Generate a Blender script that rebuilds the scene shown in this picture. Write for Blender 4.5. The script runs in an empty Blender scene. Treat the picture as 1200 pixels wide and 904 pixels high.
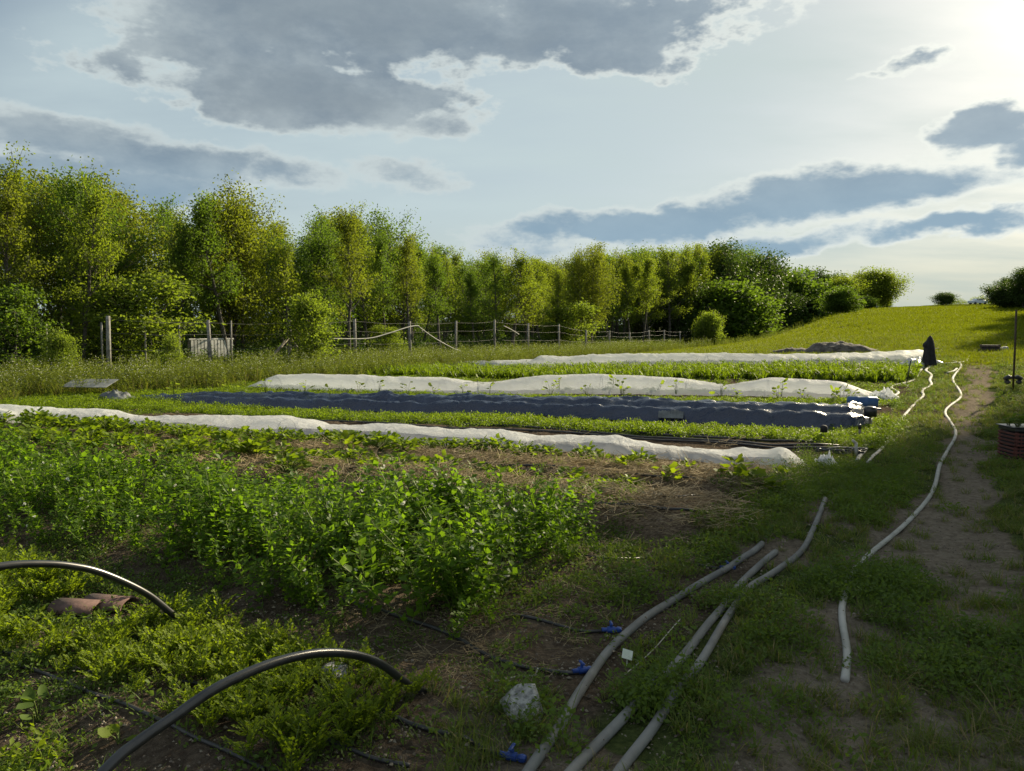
import bpy, math, random
import numpy as np
from mathutils import Vector, Matrix, Euler
random.seed(7)
RNG = np.random.default_rng(11)
rad = math.radians
sc = bpy.context.scene
COL = sc.collection

# ------------------------------------------------------------------ camera, sky, sun, exposure
F_PX, CX, CY, CAM_H = 906.0, 600.0, 452.0, 1.6
PITCH = math.atan((452 - 385) / F_PX)
cam = bpy.data.objects.new('camera', bpy.data.cameras.new('camera'))
COL.objects.link(cam)
cam.location = (0, 0, CAM_H)
cam.rotation_euler = (rad(90) - PITCH, 0, 0)
cam.data.sensor_width = 36.0
cam.data.lens = 36.0 * F_PX / 1200.0
cam.data.clip_end = 6000
cam.data.clip_start = 0.05
sc.camera = cam
SUN_AZ, SUN_EL = rad(42), rad(25)          # azimuth clockwise from +Y
sun = bpy.data.objects.new('sun', bpy.data.lights.new('sun', 'SUN'))
COL.objects.link(sun)
sun.data.energy = 5.0
sun.data.angle = rad(0.6)
sun.data.color = (1.0, 0.86, 0.60)
SDIR = Vector((math.sin(SUN_AZ) * math.cos(SUN_EL), math.cos(SUN_AZ) * math.cos(SUN_EL), math.sin(SUN_EL)))
sun.rotation_euler = SDIR.to_track_quat('Z', 'Y').to_euler()
sc.view_settings.view_transform = 'Standard'
sc.view_settings.look = 'None'
sc.view_settings.exposure = 1.05
sc.view_settings.gamma = 1.0
sc.cycles.max_bounces = 6
sc.cycles.diffuse_bounces = 3
sc.cycles.glossy_bounces = 2
sc.cycles.transmission_bounces = 3
sc.cycles.sample_clamp_indirect = 4.0

CP, SP = math.cos(PITCH), math.sin(PITCH)
def ray(px, py):
    k = (CY - py) / F_PX
    return np.array([(px - CX) / F_PX, CP + k * SP, -SP + k * CP])
def azel(px, py):
    d = ray(px, py); d = d / np.linalg.norm(d)
    return math.atan2(d[0], d[1]), math.asin(d[2])

class NT:
    """small helper to write node trees"""
    def __init__(s, tree): s.t = tree; s.t.nodes.clear()
    def n(s, typ, **kw):
        nd = s.t.nodes.new(typ)
        ins = kw.pop('ins', {})
        for k, v in kw.items(): setattr(nd, k, v)
        for k, v in ins.items(): s.set(nd.inputs[k], v)
        return nd
    def set(s, sock, v):
        if hasattr(v, 'is_linked') or isinstance(v, bpy.types.NodeSocket): s.t.links.new(v, sock)
        else:
            if sock.type == 'RGBA' and len(v) == 3: v = (*v, 1)
            sock.default_value = v
    def math(s, op, a, b=0.0, c=None, clamp=False):
        nd = s.n('ShaderNodeMath', operation=op, use_clamp=clamp)
        s.set(nd.inputs[0], a); s.set(nd.inputs[1], b)
        if c is not None: s.set(nd.inputs[2], c)
        return nd.outputs[0]
    def vm(s, op, a, b=None, scale=None):
        nd = s.n('ShaderNodeVectorMath', operation=op)
        s.set(nd.inputs[0], a)
        if b is not None: s.set(nd.inputs[1], b)
        if scale is not None: s.set(nd.inputs['Scale'], scale)
        return nd.outputs['Value'] if op in ('LENGTH', 'DOT_PRODUCT', 'DISTANCE') else nd.outputs['Vector']
    def mix(s, f, a, b, blend='MIX'):
        nd = s.n('ShaderNodeMix', data_type='RGBA', blend_type=blend)
        s.set(nd.inputs[0], f); s.set(nd.inputs[6], a); s.set(nd.inputs[7], b)
        return nd.outputs[2]
    def noise(s, vec=None, scale=5, detail=4, rough=.5, dist=0.0, out='Fac'):
        nd = s.n('ShaderNodeTexNoise', ins={'Scale': scale, 'Detail': detail, 'Roughness': rough, 'Distortion': dist})
        if vec is not None: s.set(nd.inputs['Vector'], vec)
        return nd.outputs[out]
    def ss(s, x, a, b, lo=0.0, hi=1.0):
        nd = s.n('ShaderNodeMapRange', interpolation_type='SMOOTHSTEP', ins={'From Min': a, 'From Max': b, 'To Min': lo, 'To Max': hi})
        s.set(nd.inputs['Value'], x)
        return nd.outputs[0]

world = bpy.data.worlds.new('World'); sc.world = world
world.use_nodes = True
W = NT(world.node_tree)
sky = W.n('ShaderNodeTexSky', sky_type='NISHITA', sun_disc=False, sun_elevation=SUN_EL, sun_rotation=SUN_AZ,
          air_density=1.0, dust_density=1.6, ozone_density=1.0, altitude=200)
tc = W.n('ShaderNodeTexCoord').outputs['Generated']
sep = W.n('ShaderNodeSeparateXYZ', ins={0: tc})
AZ = W.math('ARCTAN2', sep.outputs[0], sep.outputs[1])
EL = W.math('ARCSINE', sep.outputs[2])
# cloud-plane coordinates: perspective flattening towards the horizon
elc = W.math('MAXIMUM', sep.outputs[2], 0.03)
cpl = W.n('ShaderNodeCombineXYZ', ins={0: W.math('DIVIDE', sep.outputs[0], W.math('ADD', elc, .12)),
                                      1: W.math('DIVIDE', sep.outputs[1], W.math('ADD', elc, .12)), 2: 0.0}).outputs[0]
stretch = W.vm('MULTIPLY', tc, (1.0, 1.0, 2.0))
warp = W.noise(stretch, 5.0, 5, .6, out='Color')
warp2 = W.noise(stretch, 19.0, 4, .6, out='Color')
wv = W.vm('ADD', W.vm('SCALE', W.vm('SUBTRACT', warp, (.5, .5, .5)), scale=.17),
          W.vm('SCALE', W.vm('SUBTRACT', warp2, (.5, .5, .5)), scale=.055))
P0 = W.n('ShaderNodeCombineXYZ', ins={0: AZ, 1: EL, 2: 0.0}).outputs[0]
PW = W.vm('MULTIPLY', W.vm('ADD', P0, W.vm('MULTIPLY', wv, (1.0, .45, 0))), (1, 1, 0))
# each cloud: centre, half extents as angles, tilt, strength
CLOUDS = [  # px, py, half w, half h, tilt(deg), strength
    (410, 15, 250, 80, 0, 1.7), (330, 105, 250, 38, 0, 1.6), (200, 60, 120, 40, 0, 1.2), (580, 40, 190, 62, -4, 1.5), (790, 28, 125, 52, -8, 1.15),
    (700, 75, 130, 28, 0, 1.0), (180, 92, 110, 26, 4, .72), (80, 160, 150, 34, 4, .95), (200, 190, 180, 28, 5, .92),
    (90, 212, 190, 32, 0, 1.05), (330, 212, 90, 22, 0, .66), (470, 208, 80, 18, 5, .55), (500, 150, 55, 20, 0, .62),
    (630, 158, 48, 10, -6, .66), (745, 262, 190, 20, -5, .98), (960, 232, 215, 27, -4, 1.02), (860, 290, 170, 16, -3, .78),
    (1110, 272, 120, 15, -3, .85), (640, 292, 130, 12, 0, .5), (1150, 146, 66, 30, -6, 1.15), (1083, 76, 42, 15, -8, .75), (1045, 92, 26, 8, 0, .5), (1225, 165, 70, 30, 0, .95),
    (-260, 60, 120, 50, 0, .8), (1420, 240, 200, 22, -3, .8), (1500, 90, 160, 40, 0, .7),
]
dens = None
for (px, py, hw, hh, tilt, st) in CLOUDS:
    a, e = azel(px, py)
    a2, _ = azel(px + 1, py); _, e2 = azel(px, py - 1)
    sa, se = (a2 - a), (e2 - e)
    mp = W.n('ShaderNodeMapping', vector_type='TEXTURE', ins={'Vector': PW})
    mp.inputs['Location'].default_value = (a, e, 0)
    mp.inputs['Rotation'].default_value = (0, 0, rad(-tilt))
    mp.inputs['Scale'].default_value = (hw * sa * 1.45, hh * se * 1.5, 1)
    d = W.vm('LENGTH', mp.outputs[0])
    f = W.ss(d, 1.15, .1, 0, st)
    dens = f if dens is None else W.math('SMOOTH_MAX', dens, f, .12)
# generic clouds for the parts of the sky outside the picture
gen = W.noise(cpl, .8, 6, .55)
genm = W.math('MULTIPLY', W.ss(gen, .42, .6), W.ss(W.math('ABSOLUTE', AZ), .66, .95))
genm = W.math('MAXIMUM', genm, W.math('MULTIPLY', W.ss(gen, .42, .6), W.ss(EL, .52, .7)))
dens = W.math('MAXIMUM', dens, genm)
fine = W.noise(stretch, 11.0, 9, .66)
fine2 = W.noise(stretch, 46.0, 6, .6)
D = W.math('ADD', dens, W.math('MULTIPLY', W.math('SUBTRACT', fine, .5), .9))
D = W.math('ADD', D, W.math('MULTIPLY', W.math('SUBTRACT', fine2, .5), .4))
holes = W.ss(W.noise(stretch, 4.6, 6, .62), .47, .70, 0, .95)
D = W.math('SUBTRACT', D, W.math('MULTIPLY', holes, W.ss(EL, .16, .26)))
present = W.ss(dens, .05, .34)
cover = W.math('MULTIPLY', W.ss(D, .10, .50), present)
core = W.math('MULTIPLY', W.ss(D, .26, .82), present)
sund = W.vm('DOT_PRODUCT', tc, tuple(SDIR))
glow = W.math('POWER', W.math('MAXIMUM', sund, 0.0), 7.0)
glow2 = W.math('POWER', W.math('MAXIMUM', sund, 0.0), 75.0)
SKY_GAIN = 0.61
nish = W.vm('SCALE', sky.outputs[0], scale=0.07)
# thin high veil
cir = W.noise(W.vm('MULTIPLY', cpl, (.5, 1.0, 1)), 1.3, 6, .55)
veilc = W.mix(glow, (.44, .53, .55), (.455, .515, .485))
veilc = W.mix(glow2, veilc, (1.3, 1.3, 1.2))
veilf = W.math('ADD', W.ss(cir, .3, .7, .62, .92), 0.0)
veilf = W.math('MULTIPLY', veilf, W.ss(W.math('ADD', AZ, W.math('MULTIPLY', EL, -.8)), -.94, -.72, .1, 1.0))
base = W.mix(veilf, nish, veilc)
lowh = W.ss(EL, .0, .16, 1, 0)
base = W.mix(W.math('MULTIPLY', lowh, .85), base, W.mix(glow, (.40, .47, .45), (.34, .39, .33)))
edge = W.mix(glow, (.48, .54, .545), (.86, .87, .78))
edge = W.mix(glow2, edge, (1.3, 1.25, 1.1))
bodyn = W.math('ADD', W.math('MULTIPLY', W.noise(stretch, 6.0, 8, .62), .75), W.math('MULTIPLY', fine, .25))
body = W.mix(W.ss(bodyn, .34, .68), (.165, .215, .265), (.33, .385, .41))
body = W.mix(W.ss(D, .8, 1.7, 0, .6), body, (.17, .215, .255))
body = W.mix(W.math('MULTIPLY', glow, .55), body, (.36, .44, .50))
body = W.mix(W.math('MULTIPLY', W.ss(EL, .1, .25, 1, 0), .75), body, (.23, .345, .44))
body = W.mix(W.ss(sund, .05, -.5), body, (.66, .68, .69))
edge = W.mix(W.ss(sund, .05, -.5), edge, (.80, .80, .78))
c1 = W.mix(cover, base, edge)
c2 = W.mix(core, c1, body)
# below the horizon
c3 = W.mix(W.ss(EL, -.05, -.005, 1, 0), c2, (.16, .17, .13))
bg = W.n('ShaderNodeBackground', ins={'Color': c3, 'Strength': SKY_GAIN})
wo = W.n('ShaderNodeOutputWorld'); W.t.links.new(bg.outputs[0], wo.inputs[0])

# ------------------------------------------------------------------ numeric helpers
def ss(a, b, x):
    t = np.clip((x - a) / (b - a), 0, 1); return t * t * (3 - 2 * t)
def hash2(ix, iy, seed):
    h = (ix.astype(np.int64) * 374761393 + iy.astype(np.int64) * 668265263 + seed * 974634777) & 0xffffffff
    h = ((h ^ (h >> 13)) * 1274126177) & 0xffffffff
    h = h ^ (h >> 16)
    return h / 4294967295.0
def vnoise(x, y, seed=0):
    x = np.asarray(x, float); y = np.asarray(y, float)
    ix, iy = np.floor(x), np.floor(y); fx, fy = x - ix, y - iy
    fx = fx * fx * (3 - 2 * fx); fy = fy * fy * (3 - 2 * fy)
    a = hash2(ix, iy, seed); b = hash2(ix + 1, iy, seed); c = hash2(ix, iy + 1, seed); d = hash2(ix + 1, iy + 1, seed)
    return (a * (1 - fx) + b * fx) * (1 - fy) + (c * (1 - fx) + d * fx) * fy
def fbm(x, y, seed=0, octv=4):
    s, a, t = 0, .5, 0
    for i in range(octv):
        s = s + a * vnoise(np.asarray(x) * 2 ** i, np.asarray(y) * 2 ** i, seed + i * 17); t += a; a *= .5
    return s / t
def uv_of(x, y): return .53 * x + .848 * y, .848 * x - .53 * y
def xy_of(u, v): return .53 * u + .848 * v, .848 * u - .53 * v
# rows of the plot are not quite square to the path: w is the row coordinate
UR = np.array([-10, 0, 3, 9, 13.3, 17.5, 18.6, 22.3, 25.7, 26.9, 40, 2000.])
UL = np.array([-10, -.3, 2.1, 6.3, 9.9, 12.3, 13.9, 19.4, 23.3, 25.9, 40, 2000.])
def u_of(w, v):
    t = np.clip((-1.8 - v) / 14.2, -.2, 1.6)
    return np.interp(w, UR, UR) * (1 - t) + np.interp(w, UR, UL) * t
def w_of(u, v):
    t = np.clip((-1.8 - np.asarray(v, float)) / 14.2, -.2, 1.6)
    u = np.asarray(u, float); w = u.copy()
    for i in range(len(UR) - 1):
        a = UR[i] * (1 - t) + UL[i] * t; b = UR[i + 1] * (1 - t) + UL[i + 1] * t
        m = (u >= a) & (u < b)
        w = np.where(m, UR[i] + (u - a) / (b - a) * (UR[i + 1] - UR[i]), w)
    return w
def bump(x, c, hw): return 1 - ss(hw * .45, hw, np.abs(x - c))
def H0(u, v):
    t = np.clip(u - 16, 0, None); R = .047 * (np.sqrt(t * t + 4) - 2)
    R = R - .018 * np.clip(u - 104, 0, 176) - .047 * np.clip(u - 280, 0, None)
    b = -4 - 9 * ss(45, 85, u)
    return R * ss(0, 1, (v + 20.3) / (b + 20.3))
def H(x, y):
    x = np.asarray(x, float); y = np.asarray(y, float)
    u, v = uv_of(x, y)
    z = H0(u, v)
    near = 1 - ss(40, 70, u)
    z = z + (fbm(x * .5, y * .5, 3, 3) - .5) * .10 * near
    z = z + (fbm(x * 2.6, y * 2.6, 5, 3) - .5) * .07 * (1 - ss(14, 24, u))
    z = z + (fbm(x * .22, y * .22, 9, 3) - .5) * .25 * ss(34, 60, u)
    w = w_of(u, v)
    inb = ss(-1.5, -2.1, v) * ss(-18, -16.5, v)
    z = z + inb * (.19 * bump(w, 6.0, .66) + .14 * bump(w, 7.45, .5) + .03 * bump(w, 8.45, .45) + .08 * bump(w, 3.95, 1.1) + .05 * bump(w, 2.2, .8))
    z = z + inb * (.03 * bump(w, 11.2, .8))
    z = z - .04 * bump(v, -.32, .5) * ss(2, 6, u) * (1 - ss(28, 36, u))
    return z
def gp(px, py):
    d = ray(px, py); t = np.geomspace(.8, 600, 6000)
    X, Y, Z = d[0] * t, d[1] * t, CAM_H + d[2] * t
    below = Z < H(X, Y)
    if not below.any(): return X[-1], Y[-1]
    i = int(np.argmax(below)); return float(X[i]), float(Y[i])
def zat(py, y):
    d = ray(600, py); return CAM_H + y * d[2] / d[1]
def h1(x, y): return float(H(np.array([x]), np.array([y]))[0])

# ------------------------------------------------------------------ object helpers
def mesh_from(name, V, F, mats=(), face_mat=None, shade=None, smooth=True):
    me = bpy.data.meshes.new(name)
    V = np.asarray(V, np.float32).reshape(-1, 3)
    if isinstance(F, np.ndarray) and F.ndim == 2:
        k = F.shape[1]; nf = len(F)
        me.vertices.add(len(V)); me.vertices.foreach_set('co', V.ravel())
        me.loops.add(nf * k); me.loops.foreach_set('vertex_index', F.astype(np.int32).ravel())
        me.polygons.add(nf); me.polygons.foreach_set('loop_start', np.arange(0, nf * k, k, dtype=np.int32))
        me.update(calc_edges=True)
    else:
        me.from_pydata([tuple(map(float, p)) for p in V], [], [tuple(map(int, f)) for f in F])
    for m in mats: me.materials.append(m)
    if face_mat is not None: me.polygons.foreach_set('material_index', np.asarray(face_mat, np.int32))
    me.polygons.foreach_set('use_smooth', np.full(len(me.polygons), smooth))
    if shade is not None:
        a = me.attributes.new('shade', 'FLOAT', 'POINT'); a.data.foreach_set('value', np.asarray(shade, np.float32))
    me.update()
    return me
def link(name, me, parent=None, loc=None, rz=0):
    o = bpy.data.objects.new(name, me); COL.objects.link(o)
    if parent is not None: o.parent = parent
    if loc is not None: o.location = loc
    if rz: o.rotation_euler = (0, 0, rz)
    return o
def tag(o, label=None, cat=None, group=None, kind=None):
    if label: o['label'] = label
    if cat: o['category'] = cat
    if group: o['group'] = group
    if kind: o['kind'] = kind
    return o
def empty(name, loc=(0, 0, 0), rz=0):
    o = bpy.data.objects.new(name, None); COL.objects.link(o)
    o.location = loc; o.rotation_euler = (0, 0, rz); o.empty_display_size = .2
    return o
def copy_tree(o, parent=None):
    c = o.copy(); COL.objects.link(c); c.parent = parent
    for ch in list(o.children): copy_tree(ch, c)
    return c

class MB:
    """collects faces of one mesh"""
    def __init__(s): s.V = []; s.F = []; s.M = []; s.S = []; s.flat = False
    def add(s, V, F, m=0, sh=.5):
        b = len(s.V); s.V += [tuple(p) for p in V]
        s.F += [tuple(b + i for i in f) for f in F]; s.M += [m] * len(F)
        s.S += ([sh] * len(V) if np.isscalar(sh) else list(sh))
    def box(s, c, size, rot=None, m=0, bev=0.0):
        hx, hy, hz = size[0] / 2, size[1] / 2, size[2] / 2; s.flat = True
        if bev > 0:
            b = min(bev, hx * .8, hy * .8, hz * .8); V = []
            ring = [(hx - b, -hy), (hx, -hy + b), (hx, hy - b), (hx - b, hy), (-hx + b, hy), (-hx, hy - b), (-hx, -hy + b), (-hx + b, -hy)]
            for z, k in ((-hz, b), (-hz + b, 0), (hz - b, 0), (hz, b)):
                for (x, y) in ring:
                    V.append((x - math.copysign(k, x) if k else x, y - math.copysign(k, y) if k else y, z))
            F = [tuple(range(7, -1, -1)), tuple(range(24, 32))]
            for l in range(3):
                for i in range(8): F.append((l * 8 + i, l * 8 + (i + 1) % 8, l * 8 + 8 + (i + 1) % 8, l * 8 + 8 + i))
        else:
            V = [(x, y, z) for x in (-hx, hx) for y in (-hy, hy) for z in (-hz, hz)]
            F = [(0, 1, 3, 2), (4, 6, 7, 5), (0, 4, 5, 1), (2, 3, 7, 6), (0, 2, 6, 4), (1, 5, 7, 3)]
        R = rot if rot is not None else Matrix.Identity(3)
        s.add([tuple(R @ Vector(p) + Vector(c)) for p in V], F, m)
    def tube(s, pts, rads, sides=8, m=0, cap=True, flat=1.0, sh=.5):
        pts = [Vector(p) for p in pts]; n = len(pts)
        if np.isscalar(rads): rads = [rads] * n
        T = [(pts[min(i + 1, n - 1)] - pts[max(i - 1, 0)]).normalized() for i in range(n)]
        up = Vector((0, 0, 1)) if abs(T[0].z) < .9 else Vector((1, 0, 0))
        V = []
        for i in range(n):
            a = T[i].cross(up)
            if a.length < 1e-4: a = T[i].cross(Vector((0, 1, 0)))
            a.normalize(); b = a.cross(T[i]).normalized()
            if abs(T[i].z) >= .9: up = b
            for k in range(sides):
                th = 2 * math.pi * k / sides
                V.append(pts[i] + a * math.cos(th) * rads[i] + b * math.sin(th) * rads[i] * flat)
        F = [(i * sides + k, i * sides + (k + 1) % sides, (i + 1) * sides + (k + 1) % sides, (i + 1) * sides + k) for i in range(n - 1) for k in range(sides)]
        if cap: F += [tuple(range(sides - 1, -1, -1)), tuple((n - 1) * sides + k for k in range(sides))]
        s.add(V, F, m, sh)
    def leaf(s, p, d, nrm, L, Wd, m=0, sh=.5, fold=.25, droop=.15):
        p = Vector(p); d = Vector(d).normalized(); nrm = Vector(nrm)
        sdv = d.cross(nrm)
        if sdv.length < 1e-3: sdv = d.cross(Vector((.3, .9, .1)))
        sdv.normalize(); nn = sdv.cross(d).normalized()
        mid = p + d * L * .45 - nn * L * fold * .35
        tip = p + d * L - nn * L * droop
        l = p + d * L * .5 + sdv * Wd * .5; r = p + d * L * .5 - sdv * Wd * .5
        s.add([p, l, mid, r, tip], [(0, 1, 2), (0, 2, 3), (1, 4, 2), (2, 4, 3)], m, sh)
    def roundleaf(s, p, d, nrm, L, Wd, m=0, sh=.5, lob=.0, seg=9, cup=.15):
        p = Vector(p); d = Vector(d).normalized(); sdv = d.cross(Vector(nrm))
        if sdv.length < 1e-3: sdv = d.cross(Vector((.3, .9, .1)))
        sdv.normalize(); nn = sdv.cross(d).normalized()
        V = [p + d * L * .42 - nn * L * cup]
        for k in range(seg):
            th = 2 * math.pi * k / seg; rr = 1 + lob * (1 if k % 2 else -1) + random.uniform(-.08, .08)
            V.append(p + d * L * (.5 - .5 * math.cos(th) * rr) + sdv * Wd * .5 * math.sin(th) * rr + nn * random.uniform(-.05, .05) * L)
        s.add(V, [(0, k + 1, (k + 1) % seg + 1) for k in range(seg)], m, sh)
    def blade(s, p, d, L, Wd, bend, m=0, sh=.5, n=3):
        p = Vector(p); d = Vector(d).normalized(); h = Vector((d.x, d.y, 0))
        h = h.normalized() if h.length > 1e-3 else Vector((1, 0, 0))
        sv = d.cross(Vector((0, 0, 1)));
        if sv.length < 1e-3: sv = Vector((0, 1, 0))
        sv.normalize(); V = []
        for i in range(n):
            t = i / n; q = p + d * L * t + h * bend * L * t * t - Vector((0, 0, bend * L * .5 * t * t))
            V += [q + sv * Wd * .5 * (1 - t * .6), q - sv * Wd * .5 * (1 - t * .6)]
        V.append(p + d * L + h * bend * L - Vector((0, 0, bend * L * .6)))
        F = [(2 * i, 2 * i + 1, 2 * i + 3, 2 * i + 2) for i in range(n - 1)] + [(2 * n - 2, 2 * n - 1, 2 * n)]
        s.add(V, F, m, sh)
    def mesh(s, name, mats, smooth=True):
        return mesh_from(name, s.V, s.F, mats, s.M, s.S, smooth and not s.flat)

# ------------------------------------------------------------------ materials
def mat(name):
    m = bpy.data.materials.new(name); m.use_nodes = True
    return m, NT(m.node_tree)
def leafmat(name, dark, light, trans=.4, tcol=None, rough=.45, var=.5, hue=(1, 1, 1)):
    m, T = mat(name)
    oi = T.n('ShaderNodeObjectInfo'); at = T.n('ShaderNodeAttribute', attribute_name='shade')
    geo = T.n('ShaderNodeNewGeometry')
    f = T.math('ADD', T.math('MULTIPLY', oi.outputs['Random'], var), T.math('MULTIPLY', at.outputs['Fac'], 1 - var), clamp=True)
    c = T.mix(f, dark, light)
    big = T.noise(geo.outputs['Position'], .35, 3, .5)
    c = T.mix(T.ss(big, .4, .62, 0, .3), c, tuple(a * b for a, b in zip(light, (1.08, 1.0, .75))))
    p = T.n('ShaderNodeBsdfPrincipled', ins={'Base Color': c, 'Roughness': rough + .12, 'Specular IOR Level': .16})
    t = T.n('ShaderNodeBsdfTranslucent', ins={'Color': T.mix(.75, c, tcol or tuple(min(1, a * b) for a, b in zip(light, (2.5, 2.5, .8))))})
    mx = T.n('ShaderNodeMixShader', ins={0: trans, 1: p.outputs[0], 2: t.outputs[0]})
    o = T.n('ShaderNodeOutputMaterial'); T.t.links.new(mx.outputs[0], o.inputs[0])
    return m
def simple(name, col, rough=.6, col2=None, scale=20, bumpv=0.0, metal=0.0, spec=.5, trans=0.0, detail=4, bscale=None, hi=.65, lo=.35):
    m, T = mat(name)
    tc_ = T.n('ShaderNodeTexCoord').outputs['Object']
    n = T.noise(tc_, scale, detail, .6)
    c = T.mix(T.ss(n, lo, hi), col, col2) if col2 else T.mix(0.0, col, col)
    p = T.n('ShaderNodeBsdfPrincipled', ins={'Base Color': c, 'Roughness': rough, 'Metallic': metal, 'Specular IOR Level': spec})
    if bumpv:
        b = T.n('ShaderNodeBump', ins={'Strength': 1.0, 'Distance': bumpv, 'Height': T.noise(tc_, bscale or scale * 2, 6, .6)})
        T.t.links.new(b.outputs[0], p.inputs['Normal'])
    out = p.outputs[0]
    if trans:
        t = T.n('ShaderNodeBsdfTranslucent', ins={'Color': c})
        mx = T.n('ShaderNodeMixShader', ins={0: trans, 1: out, 2: t.outputs[0]}); out = mx.outputs[0]
    o = T.n('ShaderNodeOutputMaterial'); T.t.links.new(out, o.inputs[0])
    return m
M_PEA = leafmat('pea_leaf', (.045, .095, .012), (.095, .17, .014), .5, rough=.4)
M_CARROT = leafmat('carrot_leaf', (.075, .12, .010), (.14, .19, .012), .45, rough=.5)
M_BROAD = leafmat('broad_leaf', (.06, .105, .011), (.12, .175, .013), .4, rough=.42)
M_GRASS = leafmat('grass_blade', (.06, .09, .026), (.11, .145, .034), .35, rough=.5)
M_FIELD = leafmat('field_grass', (.07, .10, .006), (.125, .15, .008), .35, rough=.55)
M_DRY = leafmat('dry_grass', (.13, .11, .055), (.24, .20, .11), .25, rough=.6)
M_WEED = leafmat('weed_leaf', (.052, .092, .022), (.09, .14, .024), .38, rough=.5)
M_MEADOW = leafmat('meadow_leaf', (.065, .095, .022), (.12, .15, .03), .42, rough=.55)
M_FLOWER = simple('white_petal', (.75, .75, .68), .6, trans=.3)
M_TREE_Y = leafmat('tree_leaf_yellow_green', (.064, .098, .014), (.128, .168, .022), .5, rough=.5)
M_TREE_G = leafmat('tree_leaf_green', (.038, .078, .015), (.08, .13, .02), .47, rough=.45)
M_TREE_O = leafmat('tree_leaf_olive', (.058, .084, .013), (.12, .146, .02), .48, rough=.5)
M_TREE_D = leafmat('tree_leaf_dark', (.02, .045, .012), (.05, .085, .018), .3, rough=.4)
M_SAP = leafmat('sapling_leaf', (.08, .12, .02), (.14, .19, .03), .45, rough=.5)
M_BARK = simple('bark', (.05, .042, .034), .9, (.11, .10, .085), 14, .01)
M_STEM = leafmat('green_stem', (.08, .12, .03), (.12, .16, .04), .2)
M_STRAW = leafmat('straw', (.18, .14, .09), (.42, .35, .23), .1, rough=.7)
M_PIPE = simple('grey_pipe', (.15, .15, .145), .8, (.21, .21, .20), 5, .0008, spec=.15)
M_PIPEW = simple('pale_hose', (.30, .30, .27), .75, (.42, .41, .38), 4, .001, spec=.2)
M_BLACK = simple('black_plastic', (.012, .013, .015), .33, (.028, .029, .031), 8, spec=.6)
M_BLACKM = simple('black_cloth', (.008, .008, .011), .8, (.02, .02, .024), 8, .004)
M_DRIP = simple('drip_hose_black', (.018, .018, .02), .45, (.04, .04, .042), 12)
M_BLUE = simple('blue_plastic', (.01, .04, .20), .5, (.016, .06, .28), 10)
M_DRUM = simple('faded_blue_drum', (.02, .08, .22), .5, (.05, .13, .28), 5)
M_ROCK = simple('pale_rock', (.17, .17, .16), .95, (.44, .435, .41), 30, .02, detail=8)
M_CLAY = simple('clay_tile', (.085, .05, .043), .9, (.17, .10, .085), 9, .004)
M_WOOD = simple('weathered_wood', (.16, .14, .115), .85, (.30, .27, .23), 9, .006)
M_POST = simple('grey_post', (.14, .13, .115), .9, (.27, .26, .235), 12, .006)
M_WIRE = simple('fence_wire', (.14, .14, .13), .6, metal=.4)
M_WHITEP = simple('white_paint', (.38, .38, .36), .6, (.56, .56, .53), 8)
M_GREYP = simple('grey_sheet', (.17, .18, .175), .7, (.26, .27, .26), 5, .004)
M_CRATE = simple('red_crate_plastic', (.065, .018, .013), .7, (.105, .03, .022), 12)
M_CRATEB = simple('brown_crate_wood', (.06, .045, .04), .85, (.12, .09, .075), 12, .004)
M_METAL = simple('rusty_steel', (.05, .04, .032), .6, (.10, .07, .05), 16, .003, metal=.5)
M_PAPER = simple('paper_tag', (.55, .60, .50), .6, (.68, .72, .62), 20)
M_STRING = simple('pale_string', (.45, .43, .36), .8)
M_DARKP = simple('dark_sheet', (.07, .075, .075), .5, (.13, .14, .14), 5, .004)
M_FILM = simple('clear_film', (.62, .63, .62), .35, (.78, .79, .77), 6, .01, trans=.35)

def sheetmat():
    m, T = mat('fleece_cover')
    at = T.n('ShaderNodeAttribute', attribute_name='shade')
    tc_ = T.n('ShaderNodeTexCoord').outputs['Object']
    n = T.noise(T.vm('MULTIPLY', tc_, (1, 1, 1)), 2.2, 6, .6)
    fine = T.noise(tc_, 40, 4, .6)
    c = T.mix(T.ss(n, .42, .72), (.80, .82, .83), (.68, .70, .71))
    low = T.ss(at.outputs['Fac'], .0, .30, 1, 0)
    dirt = T.math('MULTIPLY', low, T.ss(T.noise(tc_, 3.5, 5, .6), .42, .62))
    c = T.mix(T.math('MULTIPLY', dirt, .55), c, (.26, .27, .20))
    p = T.n('ShaderNodeBsdfPrincipled', ins={'Base Color': c, 'Roughness': .55, 'Specular IOR Level': .35})
    b = T.n('ShaderNodeBump', ins={'Strength': .9, 'Distance': .035, 'Height': T.math('ADD', T.noise(T.vm('MULTIPLY', tc_, (1.0, .45, 2.0)), 11, 7, .62, .6), T.math('MULTIPLY', fine, .15))})
    T.t.links.new(b.outputs[0], p.inputs['Normal'])
    t = T.n('ShaderNodeBsdfTranslucent', ins={'Color': (.80, .84, .88, 1)})
    mx = T.n('ShaderNodeMixShader', ins={0: .55, 1: p.outputs[0], 2: t.outputs[0]})
    tr = T.n('ShaderNodeBsdfTransparent', ins={'Color': (1, 1, 1, 1)})
    mx = T.n('ShaderNodeMixShader', ins={0: .24, 1: mx.outputs[0], 2: tr.outputs[0]})
    o = T.n('ShaderNodeOutputMaterial'); T.t.links.new(mx.outputs[0], o.inputs[0])
    return m
M_SHEET = sheetmat()
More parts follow.
